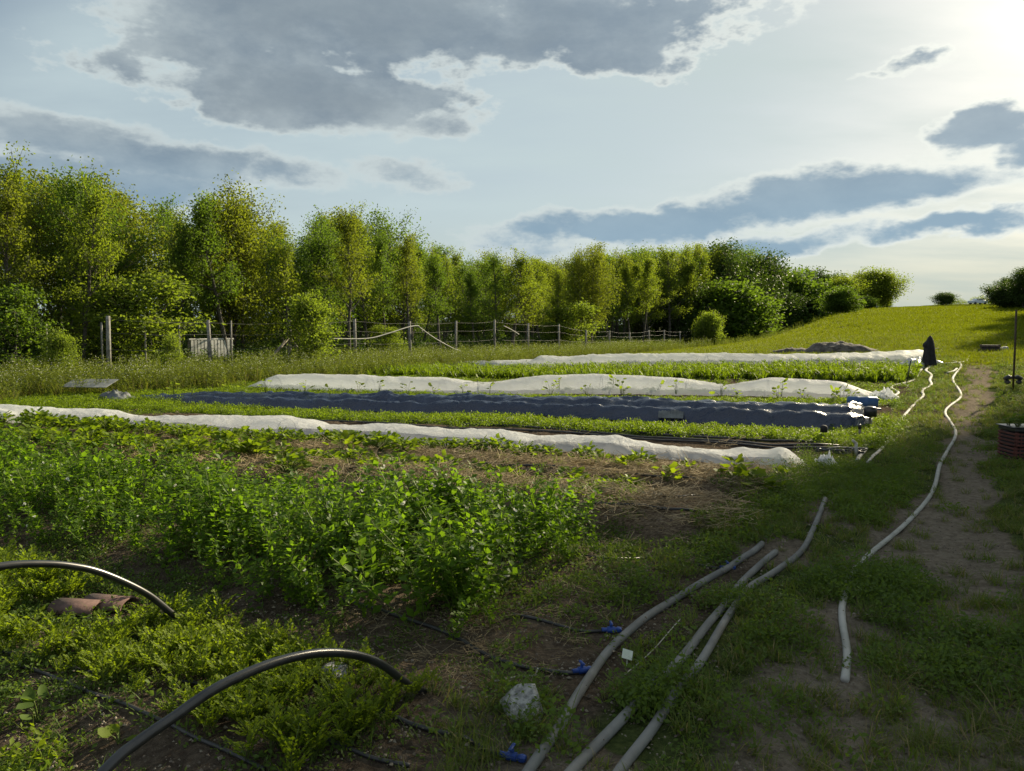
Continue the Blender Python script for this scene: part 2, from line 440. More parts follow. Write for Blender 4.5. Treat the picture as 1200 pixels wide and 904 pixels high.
def mulchmat():
    m, T = mat('blue_mulch_film')
    tc_ = T.n('ShaderNodeTexCoord').outputs['Object']
    c = T.mix(T.ss(T.noise(tc_, 1.8, 6, .6), .4, .65), (.009, .018, .048), (.018, .031, .070))
    c = T.mix(T.ss(T.noise(tc_, 9, 6, .65), .62, .8, 0, .4), c, (.12, .115, .10))
    p = T.n('ShaderNodeBsdfPrincipled', ins={'Base Color': c, 'Roughness': .27, 'Specular IOR Level': .7})
    b = T.n('ShaderNodeBump', ins={'Strength': .9, 'Distance': .06, 'Height': T.noise(T.vm('MULTIPLY', tc_, (.5, 2, 1)), 6, 5, .55)})
    T.t.links.new(b.outputs[0], p.inputs['Normal'])
    o = T.n('ShaderNodeOutputMaterial'); T.t.links.new(p.outputs[0], o.inputs[0])
    return m
M_MULCH = mulchmat()

def groundmat():
    m, T = mat('earth_and_turf')
    a = T.n('ShaderNodeAttribute', attribute_name='cover')
    sp = T.n('ShaderNodeSeparateColor', ins={0: a.outputs['Color']})
    grass, straw, path = sp.outputs[0], sp.outputs[1], sp.outputs[2]
    fld = T.n('ShaderNodeAttribute', attribute_name='field').outputs['Fac']
    pos = T.n('ShaderNodeNewGeometry').outputs['Position']
    n1 = T.noise(pos, 1.6, 6, .6); n2 = T.noise(pos, 22, 6, .65); n3 = T.noise(pos, 90, 4, .6); n0 = T.noise(pos, .12, 4, .5)
    soil = T.mix(T.ss(n2, .35, .68), (.055, .042, .032), (.12, .095, .07))
    soil = T.mix(T.ss(n3, .64, .72, 0, .7), soil, (.24, .21, .16))
    pth = T.mix(T.ss(n2, .3, .7), (.15, .125, .095), (.26, .22, .17))
    pth = T.mix(T.ss(n3, .62, .70, 0, .6), pth, (.32, .29, .24))
    soil = T.mix(path, soil, pth)
    st = T.mix(T.ss(T.noise(T.vm('MULTIPLY', pos, (1, 3, 1)), 30, 5, .7), .38, .66), (.10, .072, .05), (.30, .235, .16))
    soil = T.mix(straw, soil, st)
    gr = T.mix(T.ss(n2, .32, .66), (.04, .055, .02), (.085, .105, .035))
    fg = T.mix(T.ss(n1, .3, .7), (.055, .08, .005), (.13, .145, .009))
    # mown tracks running up the field
    rx = T.n('ShaderNodeSeparateXYZ', ins={0: pos})
    vv = T.math('SUBTRACT', T.math('MULTIPLY', rx.outputs[0], .848), T.math('MULTIPLY', rx.outputs[1], .53))
    vv = T.math('ADD', vv, T.math('MULTIPLY', T.noise(pos, .08, 2, .5), 3.0))
    wave = T.math('SINE', T.math('MULTIPLY', vv, 3.2))
    fg = T.mix(T.math('MULTIPLY', T.ss(wave, .2, 1.0), T.ss(n0, .35, .65, .3, .75)), fg, (.11, .10, .03))
    gr = T.mix(fld, gr, fg)
    col = T.mix(T.ss(T.math('ADD', grass, T.math('MULTIPLY', T.math('SUBTRACT', n1, .5), .9)), .35, .62), soil, gr)
    p = T.n('ShaderNodeBsdfPrincipled', ins={'Base Color': col, 'Roughness': .95, 'Specular IOR Level': 0.0})
    hgt = T.math('ADD', T.math('MULTIPLY', n2, .7), T.math('MULTIPLY', n3, .3))
    b = T.n('ShaderNodeBump', ins={'Strength': 1.0, 'Distance': .045, 'Height': hgt})
    n5 = T.noise(pos, 3.2, 6, .7)
    b2 = T.n('ShaderNodeBump', ins={'Distance': .22, 'Height': n5, 'Strength': T.math('MULTIPLY', fld, 1.0), 'Normal': b.outputs[0]})
    T.t.links.new(b2.outputs[0], p.inputs['Normal'])
    o = T.n('ShaderNodeOutputMaterial'); T.t.links.new(p.outputs[0], o.inputs[0])
    return m
M_GROUND = groundmat()

# ------------------------------------------------------------------ cover masks (by place)
def rightend(u): return -1.75 + .35 * np.sin(u * 1.7) * .5
def masks(x, y):
    u, v = uv_of(x, y); w = w_of(u, v)
    nz = fbm(x * 1.1, y * 1.1, 21, 4); nl = fbm(x * .35, y * .35, 33, 3)
    plot = ss(-1.5, -2.0, v + (nz - .5) * .8) * ss(-17.8, -16.8, v + (nl - .5) * 2) * (1 - ss(27.2, 27.8, w))
    straw = plot * np.maximum.reduce([bump(w, 6.0, .78), bump(w, 7.5, .6), bump(w, 8.4, .6) * .7]) * ss(-12, -7, v + (nl - .5) * 4)
    straw = np.maximum(straw, plot * .16 * ((w > 2.6) & (w < 5.2)) * ss(-3.5, -2.5, v))
    strips = np.maximum.reduce([bump(w, 11.75, .95), bump(w, 14.1, .5), bump(w, 17.9, .45), bump(w, 24, 2.2)])
    grass_in = strips
    pathc = -.15 + .3 * np.sin(u * .22)
    path = (.9 * bump(v + (nz - .5) * .7, -.34, .42 + .5 * ss(9, 4, u))) * (1 - ss(30, 40, u))
    path = np.maximum(path, ss(.56, .7, nz) * ss(-2.2, -1.2, v) * (1 - ss(1.8, 2.6, v)) * (1 - ss(9, 16, u)) * .9)
    soilR = bump(v, -1.6, 1.2) * (ss(14, 15.5, u) * (1 - ss(20, 22, u)))   # bare earth by the barrel
    lowpath = ss(.46, .62, nz + (nl - .5) * .6) * (1 - ss(7, 10, u)) * ss(-2, -1, v)
    nearsoil = bump(v, -1.9, .85) * (1 - ss(5.0, 6.0, u)) * (1 - .8 * ss(.5, .62, nl * .5 + nz * .5))
    out_grass = 1 - .95 * path - .85 * nearsoil - .8 * lowpath - .8 * soilR
    grass = plot * grass_in + (1 - plot) * out_grass
    field = ss(26, 31, u) * ss(-20, -16, v)
    field = np.maximum(field, ss(3, 6, v) * .4)
    grass = np.maximum(grass, field * .95 * (1 - path))
    return dict(u=u, v=v, w=w, plot=plot, straw=straw, grass=np.clip(grass, 0, 1), path=np.clip(np.maximum(path, lowpath * .6), 0, 1), nearsoil=nearsoil, field=field, nz=nz, nl=nl)

# ------------------------------------------------------------------ ground (one sheet, split into named surfaces)
def build_ground():
    fine = np.radians(np.arange(-47, 47.01, .26)); coarse = np.radians(np.arange(51, 310, 4.0))
    az = np.concatenate([fine, coarse, [2 * math.pi + fine[0]]])
    r = np.concatenate([[.02], np.geomspace(.6, 60, 420), np.geomspace(60.8, 3000, 130)])
    A, R = np.meshgrid(az, r)
    X = np.sin(A) * R; Y = np.cos(A) * R
    Z = H(X, Y)
    n, k = X.shape
    V = np.stack([X, Y, Z], -1).reshape(-1, 3)
    idx = np.arange(n * k).reshape(n, k)
    F = np.stack([idx[:-1, :-1], idx[:-1, 1:], idx[1:, 1:], idx[1:, :-1]], -1).reshape(-1, 4)[:, ::-1]
    mk = masks(V[:, 0], V[:, 1])
    fc = V[F].mean(1); u, v = uv_of(fc[:, 0], fc[:, 1]); fm = masks(fc[:, 0], fc[:, 1])
    label = np.zeros(len(F), int)
    label[(u > 31) & (v > -19.5) & (u < 140) & (v < 25)] = 2
    label[(fm['plot'] > .5)] = 3
    label[(fm['path'] > .5) & (u > 2) & (u < 31) & (np.abs(v) < 1.3) & (fm['plot'] <= .5)] = 1
    for li, nm in enumerate(('ground', 'footpath', 'hillside_field', 'garden_beds')):
        sel = F[label == li]
        used, inv = np.unique(sel, return_inverse=True)
        me = mesh_from(nm, V[used], inv.reshape(-1, 4), [M_GROUND])
        ca = me.color_attributes.new('cover', 'FLOAT_COLOR', 'POINT')
        c = np.stack([mk['grass'][used], mk['straw'][used], mk['path'][used], np.ones(len(used))], -1)
        ca.data.foreach_set('color', c.astype(np.float32).ravel())
        fa = me.attributes.new('field', 'FLOAT', 'POINT'); fa.data.foreach_set('value', mk['field'][used].astype(np.float32))
        tag(link(nm, me), kind='structure')
build_ground()

# ------------------------------------------------------------------ plant prototypes
def rdir(el0, el1, az=None):
    a = random.uniform(0, 2 * math.pi) if az is None else az
    e = rad(random.uniform(el0, el1)); return Vector((math.cos(a) * math.cos(e), math.sin(a) * math.cos(e), math.sin(e)))
UP = Vector((0, 0, 1))
def pea_mesh(seed, flower=False, h=.46):
    random.seed(seed); b = MB()
    for s in range(random.choice((2, 3, 3))):
        p = Vector((random.uniform(-.05, .05), random.uniform(-.05, .05), 0)); d = rdir(62, 84)
        n = random.randint(9, 12); st = h * random.uniform(.75, 1.1) / n; pts = [p.copy()]
        for i in range(n):
            d = (d + Vector((random.uniform(-.22, .22), random.uniform(-.22, .22), random.uniform(.0, .12)))).normalized()
            p = p + d * st; pts.append(p.copy())
            sh = random.random()
            for q in (0, 1):
                a = rdir(15, 70); L = random.uniform(.032, .060)
                b.leaf(p, a, UP + rdir(-20, 40) * .5, L, L * .72, 0, sh * .6 + random.random() * .4)
            if i > 1:
                a = rdir(10, 50); q = p + a * random.uniform(.03, .06)
                b.tube([p, q], .0014, 3, 1, False)
                for sgn in (-1, 1):
                    sd = a.cross(UP).normalized() * sgn
                    L = random.uniform(.034, .058)
                    b.leaf(q, a * .4 + sd + UP * random.uniform(-.1, .5), UP + rdir(-30, 30) * .4, L, L * .62, 0, random.random())
                if random.random() < .6:
                    t1 = q + a * .04 + UP * .02; t2 = t1 + rdir(0, 70) * .03
                    b.tube([q, t1, t2], [.0012, .001, .0006], 3, 1, False)
        b.tube(pts, [.0028] * len(pts), 3, 1, False)
        if flower and s < 2:
            for k in range(1):
                q = pts[-random.randint(1, 4)] + rdir(0, 60) * .035
                for _ in range(3): b.roundleaf(q, rdir(0, 80), rdir(0, 90), .022, .024, 2, .9, seg=6)
    return b.mesh('pea_plant', [M_PEA, M_STEM, M_FLOWER])
def carrot_mesh(seed, h=.15):
    random.seed(seed); b = MB()
    for s in range(random.randint(5, 8)):
        az = random.uniform(0, 2 * math.pi); d = rdir(62, 86, az); L = h * random.uniform(.7, 1.15); p = Vector((0, 0, 0)); pts = [p.copy()]
        out = Vector((math.cos(az), math.sin(az), -.12)); n = 8; side = d.cross(UP).normalized(); shs = random.random()
        for i in range(n):
            t = i / n; d = (d + out * .055 * (i / 3)).normalized(); p = p + d * L / n; pts.append(p.copy())
            if i >= 3:
                l = L * .17 * (1.25 - t * .8)
                for sg in (-1, 1):
                    dd = (side * sg + d * .7 + rdir(-20, 40) * .35)
                    b.leaf(p, dd, UP, l * 1.3, l * .7, 0, shs * .5 + random.random() * .5, .1, .1)
                    b.leaf(p + dd.normalized() * l * .5, dd + d * .9, UP + rdir(0, 20) * .6, l, l * .55, 0, random.random(), .1, .1)
        b.leaf(p, d, UP, L * .18, L * .1, 0, shs)
        b.tube(pts, [.0016] * len(pts), 3, 1, False)
    return b.mesh('carrot_plant', [M_CARROT, M_STEM])
def broad_mesh(seed, R=.17, leafL=.085, n=26, h=.2, mt=None, lob=.12, seg=8):
    random.seed(seed); b = MB()
    for s in range(n):
        az = random.uniform(0, 2 * math.pi); e = random.uniform(0, 1); rr = R * math.sqrt(e) * .85
        top = Vector((math.cos(az) * rr, math.sin(az) * rr, h * (1 - .65 * e) * random.uniform(.6, 1.05)))
        b.tube([(top.x * .15, top.y * .15, 0), top * .6 + Vector((0, 0, h * .08)), top], [.004, .003, .002], 3, 1, False)
        L = leafL * random.uniform(.7, 1.2)
        d = Vector((math.cos(az), math.sin(az), 0)) + rdir(0, 60) * .7
        b.roundleaf(top, d, UP + rdir(-20, 20) * .5, L, L * random.uniform(.6, .85), 0, random.random(), lob, seg, .12)
    return b.mesh('leafy_plant', [mt or M_BROAD, M_STEM])
def weed_mesh(seed, R=.1, h=.06, n=46, l=.022, mt=None):
    random.seed(seed); b = MB()
    for s in range(n):
        az = random.uniform(0, 2 * math.pi); e = random.random(); rr = R * math.sqrt(e)
        p = Vector((math.cos(az) * rr, math.sin(az) * rr, h * (1 - e * .7) * random.uniform(.15, 1.1)))
        L = l * random.uniform(.6, 1.4)
        b.leaf(p, rdir(-10, 60), UP + rdir(-30, 30) * .7, L, L * .55, 0, random.random())
    for s in range(6):
        b.blade((random.uniform(-R, R) * .6, random.uniform(-R, R) * .6, 0), rdir(50, 85), h * 1.5, .004, .3, 0, random.random())
    return b.mesh('low_weed', [mt or M_WEED])
def grass_mesh(seed, h=.1, n=26, R=.05, wd=.005, mt=None, dry=.12, bend=.35):
    random.seed(seed); b = MB()
    for s in range(n):
        a = random.uniform(0, 2 * math.pi); rr = R * math.sqrt(random.random())
        b.blade((math.cos(a) * rr, math.sin(a) * rr, 0), rdir(40, 85), h * random.uniform(.4, 1.15), wd * random.uniform(.7, 1.3), bend * random.uniform(.2, 1.6), 1 if random.random() < dry else 0, random.random())
    return b.mesh('grass_tuft', [mt or M_GRASS, M_DRY])
def meadow_mesh(seed, h=.7, flowers=True):
    random.seed(seed); b = MB()
    for s in range(random.randint(4, 6)):
        p = Vector((random.uniform(-.12, .12), random.uniform(-.12, .12), 0)); d = rdir(68, 86); pts = [p.copy()]; n = 8; hh = h * random.uniform(.6, 1.1)
        for i in range(n):
            d = (d + Vector((random.uniform(-.12, .12), random.uniform(-.12, .12), .05))).normalized(); p = p + d * hh / n; pts.append(p.copy())
            for q in range(3):
                L = random.uniform(.04, .08) * (1.2 - i / n * .6); b.leaf(p, rdir(-10, 55), UP + rdir(-20, 20), L, L * .35, 0, random.random())
        b.tube(pts, [.003] * len(pts), 3, 0, False)
        for q in range(5):
            tip = p + rdir(-10, 80) * random.uniform(.02, .09)
            b.roundleaf(tip, rdir(0, 90), rdir(0, 90), .018, .018, 1 if (flowers and random.random() < .16) else 0, .9, seg=5)
    for s in range(12): b.blade((random.uniform(-.15, .15), random.uniform(-.15, .15), 0), rdir(60, 86), h * random.uniform(.5, .9), .009, .25, 2 if s % 3 == 0 else 0, random.random())
    return b.mesh('meadow_plant', [M_MEADOW, M_FLOWER, M_DRY])
def strap_mesh(seed, h=.34):
    random.seed(seed); b = MB()
    for s in range(9): b.blade((random.uniform(-.03, .03), random.uniform(-.03, .03), 0), rdir(55, 86), h * random.uniform(.6, 1.1), .04, .3 * random.random(), 0, random.random(), 3)
    for s in range(12):
        L = random.uniform(.05, .09); b.leaf((random.uniform(-.06, .06), random.uniform(-.06, .06), h * random.uniform(.3, .9)), rdir(0, 70), UP, L, L * .5, 0, random.random())
    return b.mesh('tall_leafy_plant', [M_BROAD])
def straw_mesh(seed, n=26, R=.14):
    random.seed(seed); b = MB()
    for s in range(n):
        p = Vector((random.uniform(-R, R), random.uniform(-R, R), random.uniform(.0, .035))); d = rdir(-8, 22); L = random.uniform(.04, .16)
        b.tube([p, p + d * L], .0022, 3, 0, False, sh=random.random())
    return b.mesh('straw_wisp', [M_STRAW])
def clod_mesh(seed, m):
    random.seed(seed); b = MB()
    for s in range(7):
        p = Vector((random.uniform(-.1, .1), random.uniform(-.1, .1), 0)); r = random.uniform(.003, .010)
        V = [p + Vector((r * random.uniform(.6, 1.2) * x, r * random.uniform(.6, 1.2) * y, r * .8 * z)) for x, y, z in ((1, 0, .2), (-1, 0, .1), (0, 1, .15), (0, -1, .1), (.1, 0, 1.1))]
        b.add(V, [(0, 2, 4), (2, 1, 4), (1, 3, 4), (3, 0, 4)], 0, random.random())
    return b.mesh('soil_crumb', [m], False)

def protos(name, meshes):
    c = bpy.data.collections.new(name + '_kinds')
    for me in meshes:
        o = bpy.data.objects.new(name, me); c.objects.link(o)
    return c
def scatter(name, coll, X, Y, scale, label, tilt=.12, lift=0.0, cat=None, kind='stuff', sz=None, zoff=None, n=None):
    N = len(X)
    Z = H(X, Y) + lift
    if zoff is not None: Z = Z + zoff
    me = bpy.data.meshes.new(name)
    me.vertices.add(N); me.vertices.foreach_set('co', np.stack([X, Y, Z], -1).astype(np.float32).ravel())
    rot = np.stack([RNG.normal(0, tilt, N), RNG.normal(0, tilt, N), RNG.uniform(0, 6.283, N)], -1)
    a = me.attributes.new('rot', 'FLOAT_VECTOR', 'POINT'); a.data.foreach_set('vector', rot.astype(np.float32).ravel())
    s3 = np.stack([scale, scale, scale * (1 if sz is None else sz)], -1)
    a = me.attributes.new('scl', 'FLOAT_VECTOR', 'POINT'); a.data.foreach_set('vector', s3.astype(np.float32).ravel())
    a = me.attributes.new('idx', 'INT', 'POINT'); a.data.foreach_set('value', RNG.integers(0, len(coll.objects), N).astype(np.int32))
    o = link(name, me)
    g = bpy.data.node_groups.new(name + '_scatter', 'GeometryNodeTree')
    g.interface.new_socket('Geometry', in_out='INPUT', socket_type='NodeSocketGeometry')
    g.interface.new_socket('Geometry', in_out='OUTPUT', socket_type='NodeSocketGeometry')
    gi = g.nodes.new('NodeGroupInput'); go = g.nodes.new('NodeGroupOutput')
    ip = g.nodes.new('GeometryNodeInstanceOnPoints'); ci = g.nodes.new('GeometryNodeCollectionInfo')
    ci.inputs['Collection'].default_value = coll; ci.inputs['Separate Children'].default_value = True; ci.inputs['Reset Children'].default_value = True
    def na(nm, ty):
        q = g.nodes.new('GeometryNodeInputNamedAttribute'); q.data_type = ty; q.inputs['Name'].default_value = nm; return q.outputs['Attribute']
    L = g.links.new
    L(gi.outputs[0], ip.inputs['Points']); L(ci.outputs[0], ip.inputs['Instance']); ip.inputs['Pick Instance'].default_value = True
    L(na('idx', 'INT'), ip.inputs['Instance Index']); L(na('rot', 'FLOAT_VECTOR'), ip.inputs['Rotation']); L(na('scl', 'FLOAT_VECTOR'), ip.inputs['Scale'])
    L(ip.outputs[0], go.inputs[0])
    md = o.modifiers.new('scatter', 'NODES'); md.node_group = g
    tag(o, label, cat, None, kind)
    return o
def sample(N, r0, r1, power=1.0, az=(-44, 44)):
    """points over the wedge of ground; density per area falls with distance by r**-power"""
    t = RNG.random(N); e = 2 - power
    r = (r0 ** e + t * (r1 ** e - r0 ** e)) ** (1 / e) if abs(e) > 1e-6 else r0 * (r1 / r0) ** t
    a = np.radians(RNG.uniform(az[0], az[1], N))
    return np.sin(a) * r, np.cos(a) * r
def pick(X, Y, prob):
    k = RNG.random(len(X)) < prob; return X[k], Y[k]

# ------------------------------------------------------------------ row covers and mulch film (large things first)
def catmull(P, n=8):
    P = [Vector(p) for p in P]; Q = []
    for i in range(len(P) - 1):
        a, b, c, d = P[max(i - 1, 0)], P[i], P[i + 1], P[min(i + 2, len(P) - 1)]
        for k in range(n):
            t = k / n
            Q.append(.5 * ((2 * b) + (c - a) * t + (2 * a - 5 * b + 4 * c - d) * t * t + (3 * b - 3 * c + d - a) * t ** 3))
    Q.append(P[-1]); return Q
def row_sheet(name, top, bot, width, step, mt, wr=.02, prof='tunnel', seed=1, nq=30):
    tx = np.array([p[0] for p in top]); ty = np.array([p[1] for p in top])
    pts = [(px, gp(px, py)) for px, py in bot]
    bx = np.array([p[0] for p in pts]); gx = np.array([p[1][0] for p in pts]); gy = np.array([p[1][1] for p in pts])
    ax = Vector((gx[-1] - gx[0], gy[-1] - gy[0])); Ltot = ax.length; ax.normalize()
    n = Vector((-ax.y, ax.x))
    if n.y < 0: n = -n
    N = int(Ltot / step); pxs = np.interp(np.linspace(0, 1, N), (gx - gx[0]) * ax.x / Ltot + (gy - gy[0]) * ax.y / Ltot, bx)
    X0 = np.interp(pxs, bx, gx); Y0 = np.interp(pxs, bx, gy); TY = np.interp(pxs, tx, ty)
    k = 3; TY = np.convolve(np.pad(TY, k // 2, 'edge'), np.ones(k) / k, 'valid')
    cx, cy = X0 + n.x * width * .5, Y0 + n.y * width * .5
    hh = np.maximum(.015, np.array([zat(t, y) for t, y in zip(TY, cy)]) - H(cx, cy))
    q = np.linspace(-1, 1, nq)
    S = np.linspace(0, Ltot, N)[:, None]; Q = q[None, :]
    wv_ = width * (.78 + .22 * np.clip(hh / .25, 0, 1.3))[:, None] * .5
    off = width * .5 + Q * wv_ + (fbm(S * 1.3, Q * .6 + seed, seed, 3) - .5) * .10
    X = X0[:, None] + n.x * off; Y = Y0[:, None] + n.y * off
    if prof == 'tunnel': pr = np.clip(1 - np.abs(Q) ** 2.1, 0, 1) ** .85
    else:
        sh_ = (fbm(S * .9, 0 * Q + 2, 61, 3) - .5) * .9 + (vnoise(S * 2.3, Q, 62) - .5) * .3
        pr = np.clip(ss(-1, -.66, Q) * (.60 + .22 * bump(Q, -.05 + sh_, .34) + .18 * bump(Q, .45 - sh_ * .5, .3) + .10 * (fbm(S * .8, Q * 2, 63, 3) - .5)) * ss(1, .7, Q), 0, 1)
    fold = np.abs(2 * vnoise(S * 3.1 + Q * 1.7, Q * 1.3 + 3, seed) - 1) + .6 * np.abs(2 * vnoise(S * 9 - Q * 3.5, Q * 1.6, seed + 5) - 1) + .35 * vnoise(S * 22, Q * 5, seed + 7)
    Z = H(X, Y) + .012 + hh[:, None] * pr + wr * (fold - .9) * ss(0, .25, pr) * 1.0 + .012 * (np.abs(Q) > .97) * vnoise(S * 8, Q, seed)
    V = np.stack([X, Y, Z], -1).reshape(-1, 3)
    idx = np.arange(N * nq).reshape(N, nq)
    F = np.stack([idx[:-1, :-1], idx[1:, :-1], idx[1:, 1:], idx[:-1, 1:]], -1).reshape(-1, 4)
    sh = (np.broadcast_to(pr, (N, nq))).ravel()
    me = mesh_from(name, V, F, [mt], None, sh)
    return me, dict(X0=X0, Y0=Y0, n=n, ax=ax, hh=hh, px=pxs, width=width)
def cover(label, top, bot, width, step, wr, seed, hoops):
    root = empty('row_cover', (*gp(*bot[-1]), 0)); x0, y0, _ = root.location; root.location.z = h1(x0, y0)
    tag(root, label, 'row cover', 'white fleece row covers')
    me, info = row_sheet('fleece', top, bot, width, step, M_SHEET, wr, seed=seed)
    o = link('fleece', me, root); o.location = -root.location
    for px in hoops:       # wire hoops that carry the fleece
        i = int(np.argmin(np.abs(info['px'] - px))); b = MB(); P = []
        hv = info['hh'][i] - .015
        for k in range(13):
            q = -1 + 2 * k / 12; off = width * .5 + q * width * .36
            X, Y = info['X0'][i] + info['n'].x * off, info['Y0'][i] + info['n'].y * off
            P.append((X, Y, h1(X, Y) + max(0, hv * (1 - abs(q) ** 2.1) ** .85 - .02)))
        b.tube(P, .005, 5, 0)
        ho = link('hoop', b.mesh('hoop', [M_WIRE]), root); ho.location = -root.location
    return info
near_top = [(-170, 470), (-80, 474), (0, 477.5), (21, 476.7), (42, 479.6), (104, 481), (137, 489), (208, 488), (317, 488.5), (340, 493), (362, 499), (442, 498), (500, 502.5), (530, 505), (575, 504.6), (617, 512), (665, 512.5), (717, 511), (742, 518), (767, 524), (830, 528), (900, 529), (915, 526), (921, 525), (935, 535), (950, 547), (962, 552)]
near_bot = [(-170, 490), (0, 497), (60, 499.5), (125, 501.5), (250, 510), (354, 514), (479, 521), (600, 528), (679, 533), (796, 543), (908, 552), (962, 556)]
cover('long white fleece tunnel nearest the camera, pinned over low hoops beside the leafy rows', near_top, near_bot, .85, .035, .016, 3, (21, 104, 317, 442, 575, 717, 921))
c2_top = [(278, 455), (290, 449), (312, 440), (350, 439), (423, 440), (433, 442), (510, 443), (550, 448), (563, 449.5), (603, 444), (633, 441), (700, 439), (750, 441), (804, 444.6), (817, 446.6), (854, 451.7), (904, 443), (958, 446), (992, 448), (1005, 453), (1021, 459), (1038, 463), (1048, 466)]
c2_bot = [(278, 457), (350, 460), (450, 461.5), (555, 462), (700, 463), (820, 464), (875, 465.5), (950, 468), (1048, 471)]
cover('white fleece tunnel with deep sags, between the blue mulch film and the tall green row', c2_top, c2_bot, 1.0, .06, .020, 8, (312, 423, 510, 633, 700, 804, 904, 992))
c3_top = [(503, 430), (513, 425), (537, 424), (583, 422.7), (617, 421.7), (625, 416.7), (645, 418), (667, 418), (683, 416), (750, 415), (825, 414), (880, 415), (950, 415.4), (1008, 414), (1054, 412), (1083, 410), (1094, 413), (1098, 418)]
c3_bot = [(503, 431), (600, 431), (700, 429), (825, 427), (900, 429), (967, 428.5), (1060, 428), (1098, 425)]
cover('farthest white fleece tunnel, ending beside the black draped post at the foot of the field', c3_top, c3_bot, 1.5, .08, .04, 13, (513, 625, 683, 825, 950, 1054))

bl_top = [(128, 466), (150, 463), (200, 460), (260, 459), (350, 459.5), (500, 461), (650, 462), (800, 466), (900, 467.5), (1000, 470), (1018, 476), (1024, 488)]
bl_bot = [(128, 468), (150, 469.5), (300, 478), (400, 482), (600, 488), (700, 492), (800, 497), (900, 502), (1000, 506), (1024, 502)]
root = empty('mulch_film', (*gp(560, 487), 0))
tag(root, 'long dark blue plastic mulch film with folds stretched over a planted row', 'plastic mulch')
me, MINFO = row_sheet('film', bl_top, bl_bot, 1.15, .05, M_MULCH, .05, prof='bed', seed=29, nq=34)
o = link('film', me, root); o.location = -root.location

# ------------------------------------------------------------------ pipes, hoses, hoops
PIPES = []
def along(pts, lift=0.0):
    return [Vector((x, y, h1(x, y) + lift)) for x, y in (gp(*p) for p in pts)]
def pipe(name, label, cat, pts, r, mt, group=None, flat=1.0, lift=.75, n=8, parent=None, sides=8):
    c = catmull([(*gp(*p), 0) for p in pts], n)
    rr = [r] * len(c) if np.isscalar(r) else list(np.interp(np.linspace(0, 1, len(c)), np.linspace(0, 1, len(r)), r))
    c2 = []
    for i, p in enumerate(c):
        c2.append(Vector((p.x, p.y, h1(p.x, p.y) + rr[i] * lift * flat)))
    for _ in range(9 if cat in ('pipe', 'hose') else 2):
        c2 = [c2[0]] + [(c2[i - 1] + 2 * c2[i] + c2[i + 1]) / 4 for i in range(1, len(c2) - 1)] + [c2[-1]]
    for i, p in enumerate(c2): p.z = max(p.z, h1(p.x, p.y) + rr[i] * .35 * flat)
    c2 = [c2[0]] + [Vector((c2[i].x, c2[i].y, (c2[i - 1].z + 2 * c2[i].z + c2[i + 1].z) / 4)) for i in range(1, len(c2) - 1)] + [c2[-1]]
    b = MB(); b.tube(c2, rr, sides, 0, True, flat)
    if r is not None and cat in ('pipe', 'hose'): PIPES.append(np.array([(p.x, p.y) for p in c2]))
    o = link(name, b.mesh(name, [mt]), parent)
    if cat: tag(o, label, cat, group)
    return o, c2
G_P = 'irrigation pipes running down the path edge'
P1, P1C = pipe('water_pipe', 'grey water pipe with blue drip connectors, nearest the boulder beside the beds', 'pipe',
     [(893, 640), (878, 652), (860, 665), (800, 700), (760, 725), (730, 750), (705, 777), (680, 815), (660, 850), (640, 880), (622, 905), (600, 945)], .022, M_PIPE, G_P)
pipe('water_pipe', 'middle grey pipe of the three that come together in the near grass', 'pipe',
     [(909, 650), (880, 675), (862, 695), (839, 725), (804, 770), (774, 800), (726, 851), (675, 904), (640, 945)], .022, M_PIPE, G_P)
pipe('water_pipe', 'pale grey pipe curving out of the weeds, right of the other near pipes', 'pipe',
     [(967, 587), (955, 620), (940, 650), (900, 680), (872, 697), (850, 730), (822, 779), (795, 812), (774, 845), (729, 904), (705, 945)], .0215, M_PIPE, G_P)
pipe('hose', 'long pale hose snaking down the middle of the path towards the field', 'hose',
     [(990, 800), (993, 765), (986, 725), (990, 700), (1000, 670), (1040, 635), (1080, 598), (1096, 570), (1101, 545), (1112, 525), (1121, 508), (1112, 492), (1107, 483), (1115, 475), (1127, 466), (1121, 454), (1116, 445), (1121, 437), (1127, 429), (1116, 424), (1090, 427)],
     [.020, .020, .023, .028, .036], M_PIPEW, G_P, flat=.8)
pipe('hose', 'white flat hose lying from the blue film end to the draped post', 'hose',
     [(1004, 541), (1013, 530), (1022, 516), (1021, 503), (1016, 490), (1018, 482), (1028, 472), (1040, 467), (1054, 461), (1044, 456), (1048, 452), (1060, 450), (1073, 445), (1075, 438), (1082, 431)], [.026, .035, .045], M_PIPEW, G_P, flat=.5)
pipe('hose', 'broken white hose half hidden in the grass between the bare earth and the path', 'hose',
     [(1017, 543), (1030, 530), (1037, 522), (1043, 513), (1053, 495), (1070, 476), (1083, 464), (1080, 459), (1092, 452), (1089, 446), (1092, 440), (1084, 435), (1091, 430)], [.022, .03, .04], M_PIPEW, G_P, flat=.5)
pipe('hose', 'short pale hose end reaching across the path top with an upturned tip', 'hose',
     [(1090, 427), (1105, 427), (1120, 426), (1133, 424), (1135, 418)], .04, M_PIPEW, G_P, flat=.6)
pipe('hose', 'tiny white hose stub beside the crossing at the path top', 'hose', [(1110, 438), (1118, 436), (1121, 433)], .04, M_PIPEW, G_P, flat=.6)

